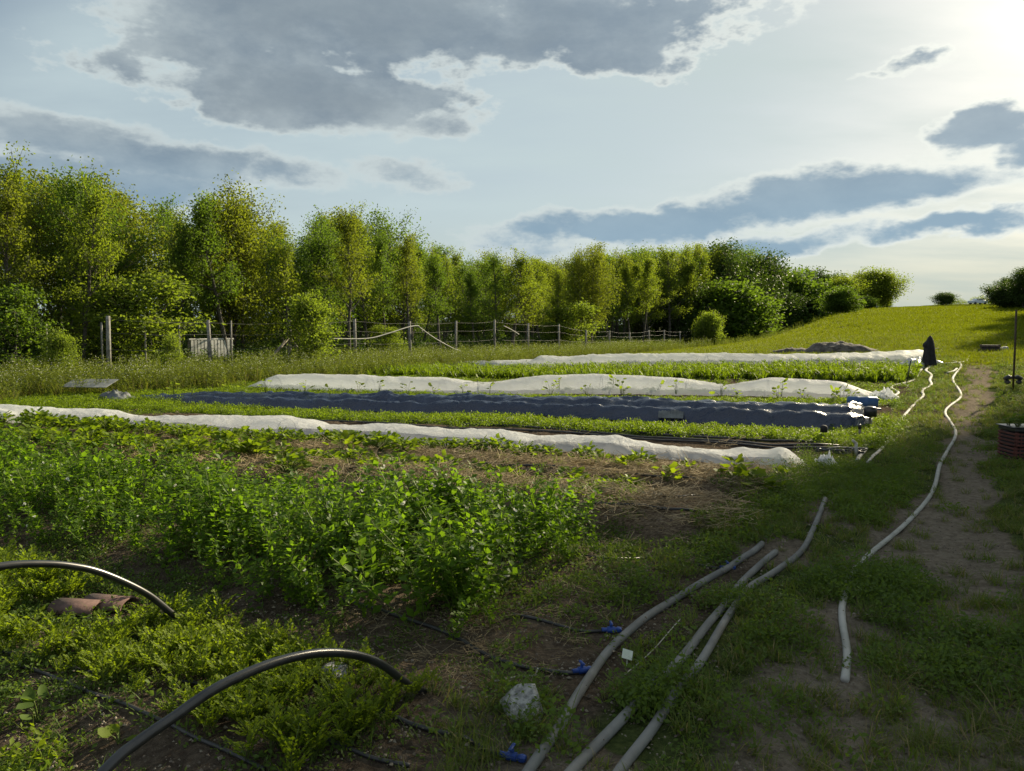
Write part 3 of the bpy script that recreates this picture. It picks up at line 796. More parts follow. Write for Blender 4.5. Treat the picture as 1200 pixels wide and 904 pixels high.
def connector(at, d, parent=None):
    """blue barbed valve: body, nut, wing tap"""
    d = Vector(d).normalized(); s = d.cross(UP).normalized(); b = MB()
    b.tube([at - d * .05, at - d * .02, at - d * .018, at + d * .018, at + d * .02, at + d * .055], [.011, .011, .017, .017, .012, .012], 10, 0)
    b.tube([at + UP * .012, at + UP * .03], .008, 8, 0)
    R = Matrix((s, d, UP)).transposed()
    b.box(at + UP * .036, (.05, .014, .012), R, 0, .004)
    b.box(at + d * .04, (.03, .03, .026), R, 0, .006)
    return link('connector', b.mesh('connector', [M_BLUE]), parent)
G_D = 'black drip lines on the near beds'
def drip(label, pts, conn=True, r=.0085, lift=1.0, group=G_D):
    o, c = pipe('drip_line', label, 'drip line', pts, r, M_DRIP, group, lift=lift, n=10, sides=6)
    if conn: connector(c[0] + UP * .008, (c[0] - c[2]), o)
    return o
drip('black drip line with blue valve joining the grey pipe just above the boulder', [(682, 790), (660, 791), (625, 787), (590, 778), (560, 765), (540, 752), (500, 735), (400, 705)], r=.010)
drip('black drip line with blue valve at the far end of the pea bed', [(716, 742), (700, 742), (682, 742), (655, 735), (600, 722)])
drip('black drip line with blue valve at the bottom edge, in the carrot bed', [(600, 892), (575, 885), (545, 868), (520, 862), (477, 850), (440, 832), (400, 815), (347, 795), (260, 770), (150, 745)], r=.010)
drip('black drip line lying along the lower edge of the carrots', [(480, 900), (420, 885), (350, 860), (300, 835), (260, 815), (200, 800), (108, 790), (0, 765)], False)
drip('black drip line under the near hoop at the carrot bed edge', [(310, 905), (240, 872), (190, 848), (108, 815), (60, 795), (0, 772)], False)
drip('black drip line with a blue valve tip behind the peas', [(852, 668), (830, 666), (800, 660), (760, 655), (700, 655), (600, 640)], True)
drip('upper black drip line along the crest of the nearest straw ridge', [(893, 624), (871, 615), (846, 607), (800, 600), (758, 596), (700, 593), (658, 590), (587, 582), (520, 571), (450, 563), (380, 556)], False, r=.011, lift=1.8)
drip('black drip line on the second straw ridge below the leafy clumps', [(875, 596), (860, 590), (800, 585), (740, 578), (700, 575), (640, 571), (560, 564), (480, 556), (400, 551), (300, 545)], False, r=.011, lift=1.8)
drip('black drip line between the big squash leaves and the straw', [(925, 573), (880, 567), (820, 563), (760, 560), (700, 553), (620, 547), (540, 542), (450, 536)], False, r=.011, lift=1.6)
for i, (ya, yb, lb) in enumerate([(527, 512, 'nearest'), (524, 508, 'second'), (520.5, 505, 'third'), (517, 502, 'fourth')]):
    drip('%s of four black drip lines on the bare soil behind the near fleece' % lb, [(992, ya), (950, ya - 1.5), (880, ya - 4), (780, (ya + yb) / 2 - 2), (650, yb - 5), (480, yb - 13), (330, yb - 20)], False, r=.016, group='drip lines behind the near fleece')

def plane_pts(v, pts):
    out = []
    for px, py in pts:
        k = (px - 600) / F_PX; kk = ray(px, py); k = kk[0] / kk[1]
        u = -v * (.848 + .53 * k) / (.53 - .848 * k); x, y = xy_of(u, v)
        out.append(Vector((x, y, zat(py, y))))
    return out
def hoop(label, v, pts, tail):
    P = plane_pts(v, pts)
    P = [Vector((*xy_of(u, v), z)) for u, z in tail] + P
    P[-1].z = h1(P[-1].x, P[-1].y) - .03
    c = catmull(P, 10); b = MB(); b.tube(c, .0165, 14, 0)
    tag(link('tunnel_hoop', b.mesh('tunnel_hoop', [M_BLACK])), label, 'hoop', 'bare black tunnel hoops')
hoop('near black plastic hoop arching over the carrot bed, one foot by the small stone', -2.03,
     [(120, 906), (160, 871), (200, 843), (260, 803), (330, 774), (390, 765), (440, 775), (480, 803), (507, 832)], [(.72, -.03), (.76, .18)])
hoop('farther black plastic hoop entering from the left edge over the carrot bed', -3.5,
     [(-60, 678), (0, 664), (40, 661), (80, 663), (120, 672), (170, 695), (205, 722), (234, 752)], [(.95, -.03), (1.0, .25)])

# ------------------------------------------------------------------ small things
def rock(name, label, px, py, r, seed, sq=.8, mt=M_ROCK, cat='stone', sx=1.1):
    random.seed(seed); bm_V = []; F = []
    import bmesh
    bm = bmesh.new(); bmesh.ops.create_icosphere(bm, subdivisions=4, radius=1)
    for k in range(20):      # flat broken faces
        nrm = rdir(-60, 85); dd = random.uniform(.60, .88)
        for vtx in bm.verts:
            e = vtx.co.dot(nrm) - dd
            if e > 0: vtx.co -= nrm * e * .99
    for vtx in bm.verts:
        p = vtx.co; p *= 1 + .07 * (float(fbm(p.x * 5 + 9, p.y * 5 + p.z * 4, seed)) - .5)
        vtx.co = Vector((p.x * sx * r, p.y * r, p.z * r * sq))
    me = bpy.data.meshes.new(name); bm.to_mesh(me); bm.free(); me.materials.append(mt)
    me.polygons.foreach_set('use_smooth', np.zeros(len(me.polygons), bool))
    x, y = gp(px, py); o = link(name, me, None, (x, y, h1(x, y) + r * sq * .5), random.uniform(0, 6))
    return tag(o, label, cat)
rock('boulder', 'pale grey broken stone lying by the drip line, largest in the near soil', 613, 838, .108, 4, .84)
rock('stone', 'small pale stone half hidden under the near hoop', 393, 797, .068, 9, .75)
rock('stone', 'white lump in the grass beside the brown crate', 1176, 411, .20, 12, .6, M_WHITEP)

def halftile(root, c, yaw, L, r, roll=0.0):
    b = MB(); R = Matrix.Rotation(yaw, 3, 'Z') @ Matrix.Rotation(roll, 3, 'X'); n = 12; V = []
    for xx in (-L / 2, L / 2):
        for rr in (r, r - .014):
            for k in range(n + 1):
                t = math.pi * k / n; V.append(R @ Vector((xx, rr * math.cos(t), rr * math.sin(t) * .6)) + Vector(c))
    m = n + 1; F = []
    for k in range(n):
        F += [(k, k + 1, 2 * m + k + 1, 2 * m + k), (m + k + 1, m + k, 3 * m + k, 3 * m + k + 1), (k, m + k, m + k + 1, k + 1), (2 * m + k, 2 * m + k + 1, 3 * m + k + 1, 3 * m + k)]
    F += [(0, 2 * m, 3 * m, m), (n, m + n, 3 * m + n, 2 * m + n)]
    b.add(V, F); return b
for (px, py, yaw, lb) in ((92, 717, -.12, 'dusty red half round roof tile lying under the far hoop, left one'), (128, 712, -.2, 'dusty red half round roof tile tilted against its neighbour under the far hoop')):
    x, y = gp(px, py); b = halftile(None, (0, 0, 0), yaw, .26, .085)
    tag(link('roof_tile', b.mesh('roof_tile', [M_CLAY]), None, (x, y, h1(x, y) + .012)), lb, 'roof tile', 'red roof tiles')
b = MB(); x, y = gp(735, 782); z = h1(x, y)
b.box((0, 0, .062), (.05, .003, .045), Matrix.Rotation(.3, 3, 'Y') @ Matrix.Rotation(-.7, 3, 'X')); b.box((.0, .006, .02), (.006, .002, .07), None)
tag(link('plant_tag', b.mesh('plant_tag', [M_PAPER]), None, (x, y, z)), 'small pale plant label stuck in the soil between the pipes', 'plant label')
b = MB(); c = catmull(along([(797, 731), (785, 745), (768, 765), (750, 782), (732, 797)], .025), 6); b.tube(c, .0028, 5)
tag(link('string', b.mesh('string', [M_STRING])), 'thin pale string lying on the soil between two grey pipes', 'string')
b = MB(); c = along([(580, 806), (605, 801), (628, 799)], .03); c.append(c[-1] + Vector((.01, .01, .03))); b.tube(c, .004, 5)
tag(link('stick', b.mesh('stick', [M_STRING])), 'thin pale stick with a hooked tip above the boulder', 'stick')

def crumple(name, label, px, py, L, Wd, hgt, seed, mt=M_FILM, cat='plastic scrap', yaw=0.3, peak=None):
    n, m = 26, 16; S, Q = np.meshgrid(np.linspace(-1, 1, n), np.linspace(-1, 1, m), indexing='ij')
    ed = np.clip(1 - np.maximum(np.abs(S), np.abs(Q)) ** 3, 0, 1)
    fo = np.abs(2 * vnoise(S * 3 + seed, Q * 3, seed) - 1) * .6 + np.abs(2 * vnoise(S * 7, Q * 6 + seed, seed + 2) - 1) * .4
    Z = .01 + hgt * ed * (.25 + fo) * 1.1; X = S * L / 2 * (1 + .25 * (vnoise(Q * 3, S * 0 + seed, 3) - .5)); Y = Q * Wd / 2 * (1 + .4 * (vnoise(S * 3, Q * 0 + seed, 5) - .5))
    idx = np.arange(n * m).reshape(n, m); F = np.stack([idx[:-1, :-1], idx[1:, :-1], idx[1:, 1:], idx[:-1, 1:]], -1).reshape(-1, 4)
    x, y = gp(px, py); o = link(name, mesh_from(name, np.stack([X, Y, Z], -1), F, [mt], None, np.full(n * m, .8)), None, (x, y, h1(x, y)), yaw)
    return tag(o, label, cat)
crumple('plastic_scrap', 'crumpled white fleece scrap beside the end of the near tunnel', 966, 548, .26, .2, .16, 3, M_SHEET)
crumple('plastic_bundle', 'gathered clear white film bundle at the end of the middle tunnel', 1036, 469, .62, .4, .26, 7, M_SHEET, yaw=.5)
crumple('plastic_bundle', 'dark crumpled sheet lying at the left end of the blue film', 136, 468, 0.75, .5, .22, 5, M_DARKP, 'sheet', yaw=-.6)
crumple('plastic_sheet', 'bluish clear film bunched beside the black draped post', 1080, 428, 1.3, .7, .3, 11, M_FILM, yaw=.4)
def plate(name, label, px, py, L, Wd, corr=0.0, mt=M_GREYP, yaw=-.2, lift=.03, tilt=0.0, cat='sheet'):
    b = MB(); n = 40 if corr else 2; V = []
    for i in range(n + 1):
        xx = -L / 2 + L * i / n; zz = corr * math.sin(i * 1.3)
        V += [(xx, -Wd / 2, zz), (xx, Wd / 2, zz), (xx, -Wd / 2, zz - .008), (xx, Wd / 2, zz - .008)]
    F = []
    for i in range(n):
        a = 4 * i; c = a + 4; F += [(a, c, c + 1, a + 1), (a + 2, a + 3, c + 3, c + 2), (a, a + 2, c + 2, c), (a + 1, c + 1, c + 3, a + 3)]
    F += [(0, 1, 3, 2), (4 * n, 4 * n + 2, 4 * n + 3, 4 * n + 1)]
    b.add(V, F); x, y = gp(px, py); o = link(name, b.mesh(name, [mt], False), None, (x, y, h1(x, y) + lift)); o.rotation_euler = (tilt, 0, yaw)
    return tag(o, label, cat)
plate('corrugated_sheet', 'small corrugated grey sheet weighing down the blue film', 786, 496, .42, .24, .0025, M_DARKP, yaw=-.25, lift=.16, tilt=.55)
plate('grey_board', 'light grey board lying on the right end of the blue film', 991, 503, .36, .26, yaw=-.25, lift=.14, tilt=.5)
plate('grey_board', 'long grey board lying in the weeds left of the blue film', 106, 464, 1.15, .5, yaw=-.15, lift=.30, tilt=.32)

# barrel on its side
def drum(px, py):
    b = MB(); R = .105; L = .54
    prof = [(-L / 2, .0), (-L / 2, R * .86), (-L / 2 + .02, R), (-L * .2, R), (-L * .2 + .01, R * 1.05), (-L * .2 + .03, R), (L * .2 - .03, R), (L * .2 - .01, R * 1.05), (L * .2, R), (L / 2 - .02, R), (L / 2, R * .86), (L / 2, .0)]
    V = []; F = []; n = 20
    for xx, rr in prof: V += [(xx, rr * math.cos(2 * math.pi * k / n), R + rr * math.sin(2 * math.pi * k / n)) for k in range(n)]
    for i in range(len(prof) - 1): F += [(i * n + k, i * n + (k + 1) % n, (i + 1) * n + (k + 1) % n, (i + 1) * n + k) for k in range(n)]
    b.add(V, F); x, y = gp(px, py)
    root = empty('blue_drum', (x, y, h1(x, y) + .09), -.28); tag(root, 'faded blue plastic drum lying on its side behind the film end', 'drum')
    link('barrel', b.mesh('barrel', [M_DRUM]), root)
    c = MB(); c.tube([(L / 2, .03, R + .05), (L / 2 + .03, .03, R + .05)], .022, 10); link('bung', c.mesh('bung', [M_BLACK]), root)
drum(1010, 483)
def capped_post(label, px, py, hgt, capr, caph, capm, bar=False, postr=.02):
    x, y = gp(px, py); root = empty('capped_post', (x, y, h1(x, y))); tag(root, label, 'post')
    b = MB(); b.tube([(0, 0, -.05), (0.005, 0, hgt)], [postr, postr * .9], 8); link('post', b.mesh('post', [M_WOOD]), root)
    c = MB(); c.tube([(0, 0, hgt - caph), (0, 0, hgt - caph * .2), (0, 0, hgt), (0, 0, hgt + .012)], [capr, capr * .96, capr * .8, capr * .4], 14); link('cap', c.mesh('cap', [capm]), root)
    if bar:
        d = MB(); d.tube([(0, 0, hgt - .02), (.18, .02, hgt - .035)], .014, 8); link('spout', d.mesh('spout', [M_BLUE]), root)
capped_post('stake with a large dark cap and blue spout at the end of the film', 1019, 504, .37, .105, .15, M_BLACK, True, .022)
capped_post('short wooden stake standing just left of the large capped stake', 1007, 514, .20, .026, .06, M_BLACK, False, .02)
capped_post('short stake with a small dark blue cap in front of the film', 965, 517, .21, .05, .085, M_BLACKM, False, .014)
b = MB(); b.tube([(0, 0, 0), (.09, 0, .62)], .014, 6); x, y = gp(1062, 451)
tag(link('black_stake', b.mesh('black_stake', [M_BLACK]), None, (x, y, h1(x, y) - .02)), 'thin black leaning stake at the end of the tall green row', 'stake')
# coil of thin hose behind the near cover
b = MB(); x, y = gp(985, 533); P = []
for i in range(90):
    t = i * .35; rr = .17 + .05 * math.sin(i * .9); P.append(Vector((x + math.cos(t) * rr * 1.5, y + math.sin(t) * rr * .6, h1(x, y) + .025 + .05 * abs(math.sin(i * .37)))))
b.tube(P, .010, 5); tag(link('hose_coil', b.mesh('hose_coil', [M_BLACK])), 'loose black hose coil at the end of the bare soil strip', 'hose coil')
b = MB(); x, y = gp(1003, 534); b.tube([(0, 0, 0), (.0, 0, .16)], .02, 8); b.tube([(0, 0, .15), (-.05, 0, .19)], .016, 8)
tag(link('pipe_stub', b.mesh('pipe_stub', [M_PIPEW]), None, (x, y, h1(x, y))), 'short white upright pipe stub beside the black hose coil', 'pipe stub')

# black draped post at the foot of the field
def draped():
    x, y = gp(1088, 429); z = h1(x, y); root = empty('draped_post', (x, y, z)); tag(root, 'black cloth draped to a point over a post at the foot of the field', 'draped post')
    p = MB(); p.tube([(0, 0, -.05), (.0, 0, .9)], .02, 8); link('post', p.mesh('post', [M_WOOD]), root)
    n, m = 40, 26; V = []
    prof_z = [0, .06, .14, .2, .4, .6, .78, .88, .93, .95]; prof_r = [.235, .22, .2, .195, .165, .145, .10, .06, .028, .0]
    for j in range(m):
        t = j / (m - 1); z_ = .95 * t; r = np.interp(z_, prof_z, prof_r)
        for i in range(n):
            a = 2 * math.pi * i / n; rr = r * (1 + (.16 * math.sin(5 * a + t * 2) + .08 * math.sin(11 * a - t * 3)) * (1 - t * .8))
            ox = -.02 * t; kx = 0
            if math.cos(a) < -.2: kx = -.085 * math.exp(-((z_ - .66) / .09) ** 2) * -math.cos(a)   # fold that juts out at the shoulder
            V.append((rr * math.cos(a) + kx + .02 - ox * 1.5 - .03 * t, rr * .8 * math.sin(a), max(.0, z_ + (.03 * math.sin(3 * a + 1) * (1 - t)))))
    F = [(j * n + i, j * n + (i + 1) % n, (j + 1) * n + (i + 1) % n, (j + 1) * n + i) for j in range(m - 1) for i in range(n)]
    b = MB(); b.add(V, F); link('cloth', b.mesh('cloth', [M_BLACKM]), root)
draped()

# crates
def slat_crate(label, px, py, L, Wd, Hh, mt, yaw, name='crate', rows=3, zadd=0.0, loc=None, cat='crate', group=None):
    x, y = loc if loc else gp(px, py); root = empty(name, (x, y, h1(x, y) + zadd), yaw); tag(root, label, cat, group)
    t = .014
    for sx in (-1, 1):
        for sy in (-1, 1):
            b = MB(); b.box((sx * (L / 2 - .018), sy * (Wd / 2 - .018), Hh / 2), (.036, .036, Hh), None, 0, .004); link('corner_post', b.mesh('corner_post', [mt]), root)
    gap = Hh / rows
    for r in range(rows):
        for sy in (-1, 1):
            b = MB(); b.box((0, sy * (Wd / 2 + t / 2 + .001), gap * (r + .5)), (L, t, gap * .55), None, 0, .003); link('slat', b.mesh('slat', [mt]), root)
        for sx in (-1, 1):
            b = MB(); b.box((sx * (L / 2 + t / 2 + .001), 0, gap * (r + .5)), (t, Wd, gap * .55), None, 0, .003); link('slat', b.mesh('slat', [mt]), root)
    if rows > 2:
        for k in range(-3, 4):
            for sy in (-1, 1):
                b = MB(); b.box((k * L / 7.5, sy * (Wd / 2 + t + .006), Hh / 2), (.012, .008, Hh * .96), None, 0, .002); link('rib', b.mesh('rib', [mt]), root)
    b = MB(); b.box((0, 0, Hh * .48), (L - .01, Wd - .01, Hh * .9)); link('gap_shade_box', b.mesh('gap_shade_box', [M_BLACKM]), root)  # added black box standing in for the shade seen between the slats
    b = MB(); b.box((0, 0, .01), (L - .001, Wd - .001, .012)); link('base', b.mesh('base', [mt]), root)
    return root
xr, yr = gp(1196, 541)
cxr, cyr = xr + .17, yr + .12
slat_crate('lower red lattice crate at the right edge of the path', 0, 0, .52, .36, .175, M_CRATE, -.08, 'red_crate', 4, 0, (cxr, cyr), group='stacked red crates')
slat_crate('upper red lattice crate, carrying the black seedling tray', 0, 0, .52, .36, .175, M_CRATE, -.05, 'red_crate', 4, .178, (cxr, cyr), group='stacked red crates')
root = empty('seedling_tray', (cxr, cyr, h1(cxr, cyr) + .355), -.05); tag(root, 'black seedling tray full of young plants on the red crates', 'plant tray')
b = MB(); b.box((0, 0, .03), (.54, .38, .05), None, 0, .012); b.box((0, 0, .058), (.58, .42, .01), None, 0, .004); link('tray', b.mesh('tray', [M_BLACK]), root)
for k in range(8):
    pl = link('seedling', broad_mesh(900 + k, .07, .06, 12, .16, M_WEED), root); pl.location = (-.2 + .13 * (k % 4), -.09 + .18 * (k // 4), .05)
slat_crate('dark brown wooden crate standing at the top of the path', 1160, 412, .62, .36, .26, M_CRATEB, -.5, 'wooden_crate', 2)

# steel pole with twin black clamps
x, y = gp(1187, 458); root = empty('steel_pole', (x, y, h1(x, y))); tag(root, 'tall thin rusty pole with a black clamp low down, right of the path', 'pole')
b = MB(); b.tube([(0, 0, -.1), (.0, 0, 1.05), (-.01, 0, 1.85)], .022, 8); link('pole', b.mesh('pole', [M_METAL]), root)
for sx in (-1, 1):
    b = MB(); b.tube([(sx * .02, 0, .30), (sx * .10, .02, .31), (sx * .20, .02, .27)], [.03, .055, .04], 9)
    b.box((sx * .13, 0, .20), (.11, .12, .10), None, 0, .03); link('clamp', b.mesh('clamp', [M_BLACK]), root)

# heaps at the foot of the field
def heap(label, px, py, L, Wd, hgt, seed, yaw, yoff=0):
    n, m = 46, 26; S, Q = np.meshgrid(np.linspace(-1, 1, n), np.linspace(-1, 1, m), indexing='ij')
    e = np.clip(1 - (S ** 2 + Q ** 2), 0, 1) ** .6
    Z = -.05 + e * hgt * (.35 + 1.1 * fbm(S * 2.2 + seed, Q * 1.5, seed, 3)) + e * .09 * (fbm(S * 9, Q * 6, seed + 2, 3) - .4)
    X, Y = S * L / 2, Q * Wd / 2
    idx = np.arange(n * m).reshape(n, m); F = np.stack([idx[:-1, :-1], idx[1:, :-1], idx[1:, 1:], idx[:-1, 1:]], -1).reshape(-1, 4)
    x, y = gp(px, py); o = link('earth_heap', mesh_from('earth_heap', np.stack([X, Y, Z], -1), F, [M_HEAP], smooth=True), None, (x, y, h1(x, y)), yaw)
    return tag(o, label, 'earth heap', 'earth heaps')
M_HEAP = simple('dug_earth', (.06, .05, .042), .95, (.17, .15, .13), 5, .05, detail=8)
heap('larger grey brown heap of dug earth behind the farthest white tunnel', 985, 413.5, 3.0, 1.6, .42, 3, -.3)
heap('smaller low heap of dug earth left of the larger heap', 928, 414, 1.7, 1.1, .26, 6, -.3)
for k, (px, py, r) in enumerate([(1098, 411, .16), (1106, 408, .10), (1122, 408, .08)]):
    rock('clod', ['dark clod in the turf just right of the draped post', 'smaller clod near the path top', 'tiny clod right of the others on the turf'][k], px, py, r, 40 + k, .5, M_HEAP, 'clod')
for k, (pts, lb) in enumerate([([(1133, 409), (1142, 409), (1150, 412)], 'short white stick lying by the brown crate'), ([(1108, 418), (1112, 416), (1119, 415), (1123, 413)], 'white stick in the turf above the hose end'), ([(932, 566), (938, 571), (944, 577)], 'white plastic strip on the soil right of the squash leaves'), ([(918, 575), (926, 582), (930, 586)], 'second white strip below the squash leaves')]):
    b = MB(); b.tube(along(pts, .03), .02 if k < 2 else .009, 5); tag(link('white_stick', b.mesh('white_stick', [M_PIPEW])), lb, 'stick')

# ------------------------------------------------------------------ fence, far objects
def fence():
    root = empty('wire_fence', (*xy_of(12.9, -22), 0)); tag(root, 'long wire fence on grey posts between the meadow and the trees', 'fence')
    off = -root.location
    tops = []
    for k in range(27):
        u = 12.9 + 3.45 * k; v = -22 + random.uniform(-.12, .12); x, y = xy_of(u, v); z = h1(x, y)
        hgt = 1.95 + random.uniform(-.1, .1) if k < 9 else 1.42 + random.uniform(-.1, .1)
        b = MB(); lx, ly = random.uniform(-.05, .05), random.uniform(-.05, .05); r = .07 if k < 5 else .06
        b.tube([(x, y, z - .1), (x + lx * .5, y + ly * .5, z + hgt * .5), (x + lx, y + ly, z + hgt)], [r, r * .95, r * .85], 8)
        o = link('post', b.mesh('post', [M_POST]), root); o.location = off
        tops.append((x, y, z, hgt))
    for frac in (.25, .5, .75, .95):
        b = MB(); P = []
        for (x, y, z, hg) in tops: P.append((x, y - .07, z + hg * frac))
        Q = []
        for a, c in zip(P[:-1], P[1:]):
            Q.append(a); Q.append(tuple((a[i] + c[i]) / 2 - (.05 if i == 2 else 0) for i in range(3)))
        Q.append(P[-1]); b.tube(Q, .004, 4); o = link('wire', b.mesh('wire', [M_WIRE]), root); o.location = off
    x, y, z, hg = tops[2]
    for (du, hh) in ((-1.55, 1.25), (1.2, 1.35)):
        x2, y2 = xy_of(12.9 + 6.9 + du, -22); b = MB(); b.tube([(x2, y2, z - .05), (x, y - .08, z + hh)], [.06, .05], 7)
        o = link('brace', b.mesh('brace', [M_WOOD]), root); o.location = off
fence()
def on_fence(pts, v=-21.85): return plane_pts(v, pts)
b = MB(); b.tube(catmull(on_fence([(385, 397), (430, 397), (455, 391), (477, 384), (489, 382), (493, 385), (510, 397), (530, 408), (541, 412)]), 5), .028, 6)
tag(link('rope', b.mesh('rope', [M_PIPEW])), 'pale rope sagging along the fence from post to post', 'rope')
b = MB(); b.tube(catmull(on_fence([(590, 382), (598, 386), (608, 392)]), 5), .026, 6)
tag(link('rope', b.mesh('rope', [M_PIPEW])), 'short pale rope end hanging from a fence post', 'rope')
for k, (px, t0, lb) in enumerate([(53, 378, 'thin pole behind the fence, farthest left'), (118, 378, 'thin pole just left of the thick grey fence post'), (169, 375, 'thin pole standing in the weeds between two fence posts'), (209, 381, 'thin pole left of the white slatted pen'), (270, 376, 'thin pole rising at the right end of the white slatted pen')]):
    P = plane_pts(-23.3, [(px, t0)])[0]; b = MB(); b.tube([(0, 0, 0), (.02, 0, P.z)], .03, 6)
    tag(link('thin_pole', b.mesh('thin_pole', [M_POST]), None, (P.x, P.y, 0)), lb, 'pole', 'thin poles by the fence')
def pen():
    A = plane_pts(-24.7, [(222, 398)])[0]; B = plane_pts(-24.7, [(272, 398)])[0]; d = Vector((B.x - A.x, B.y - A.y, 0)); L = d.length; d.normalize()
    root = empty('slatted_pen', (A.x, A.y, 0), math.atan2(d.y, d.x)); tag(root, 'white slatted wooden pen standing behind the fence', 'pen')
    top = A.z
    b = MB(); b.box((L / 2, 0, top), (L + .1, .09, .06), None, 0, .01); link('rail', b.mesh('rail', [M_WHITEP]), root)
    b = MB(); b.box((L / 2, 0, top * .42), (L, .05, .08), None, 0, .01); link('rail', b.mesh('rail', [M_WOOD]), root)
    n = 13
    for k in range(n):
        b = MB(); hh = top * random.uniform(.50, .6); b.box((L * (k + .5) / n, -.05, top - .04 - hh / 2), (L / n * .78, .022, hh), None, 0, .004); link('slat', b.mesh('slat', [M_WHITEP]), root)
    for k in range(4):
        b = MB(); b.box((L * k / 3, .05, top / 2), (.07, .07, top), None, 0, .008); link('pen_post', b.mesh('pen_post', [M_WOOD]), root)
    for k in range(6):
        b = MB(); hh = top * .75; b.box((-.3 - k * .27, .3, hh / 2), (.2, .03, hh * random.uniform(.85, 1)), None, 0, .005); link('board', b.mesh('board', [M_GREYP]), root)
pen()
# parked car on the far crest
def car():
    D = 185.; k = (1143 - 600) / F_PX; x, y = k * D, D; root = empty('parked_car', (x, y, h1(x, y)), .15); tag(root, 'pale silver car parked far away on the crest of the field', 'car')
    P = [(-2.1, .35), (-2.12, .75), (-1.9, .92), (-1.2, .98), (-.65, 1.40), (.55, 1.44), (1.25, 1.02), (1.95, .9), (2.12, .7), (2.1, .35)]
    b = MB(); V = []; n = len(P)
    for yy, s in ((-.85, 1), (-.62, 1), (.62, 1), (.85, 1)):
        for (px_, pz) in P: V.append((px_ * (.97 if abs(yy) > .7 else 1), yy, pz if abs(yy) < .7 else min(pz, .96) if pz > 1 else pz))
    F = [(j * n + i, j * n + i + 1, (j + 1) * n + i + 1, (j + 1) * n + i) for j in range(3) for i in range(n - 1)] + [tuple(range(n)), tuple(range(4 * n - 1, 3 * n - 1, -1))] + [(j * n + n - 1, j * n, (j + 1) * n, (j + 1) * n + n - 1) for j in range(3)]
    b.add(V, F); link('body', b.mesh('body', [simple('car_paint', (.45, .50, .58), .3, metal=.3)], False), root)
    gl = simple('car_glass', (.02, .025, .03), .1)
    for sy in (-1, 1):
        b = MB(); b.box((-.05, sy * .76, 1.16), (1.5, .03, .28), Matrix.Rotation(sy * .5, 3, 'X'), 0, .01); link('window', b.mesh('window', [gl]), root)
        for sx in (-1, 1):
            b = MB(); b.tube([(sx * 1.3, sy * .68, .32), (sx * 1.3, sy * .88, .32)], .32, 14); link('wheel', b.mesh('wheel', [M_BLACK]), root)
car()

# ------------------------------------------------------------------ trees
def leaf_cloud(C, per, rad_, L, seed, flat=.8):
    rg = np.random.default_rng(seed); C = np.asarray(C)
    n = len(C) * per; cen = np.repeat(C, per, 0)
    off = rg.normal(0, 1, (n, 3)) * np.array([1, 1, flat]) * rad_
    p = cen + off; d = rg.normal(0, 1, (n, 3)); d[:, 2] -= .2; d /= np.linalg.norm(d, axis=1)[:, None]
    t = rg.normal(0, 1, (n, 3)); s = np.cross(d, t); s /= np.linalg.norm(s, axis=1)[:, None]; nn = np.cross(s, d)
    l = (L * rg.uniform(.6, 1.35, n))[:, None]; w = l * .3
    V = np.stack([p, p + d * l * .5 + s * w, p + d * l - nn * l * .15, p + d * l * .5 - s * w + nn * l * .08], 1).reshape(-1, 3)
    F = np.arange(n * 4).reshape(n, 4)
    shc = np.repeat(rg.random(len(C)), per); sh = np.repeat(np.clip(shc * .7 + rg.random(n) * .3, 0, 1), 4)
    return V, F, sh
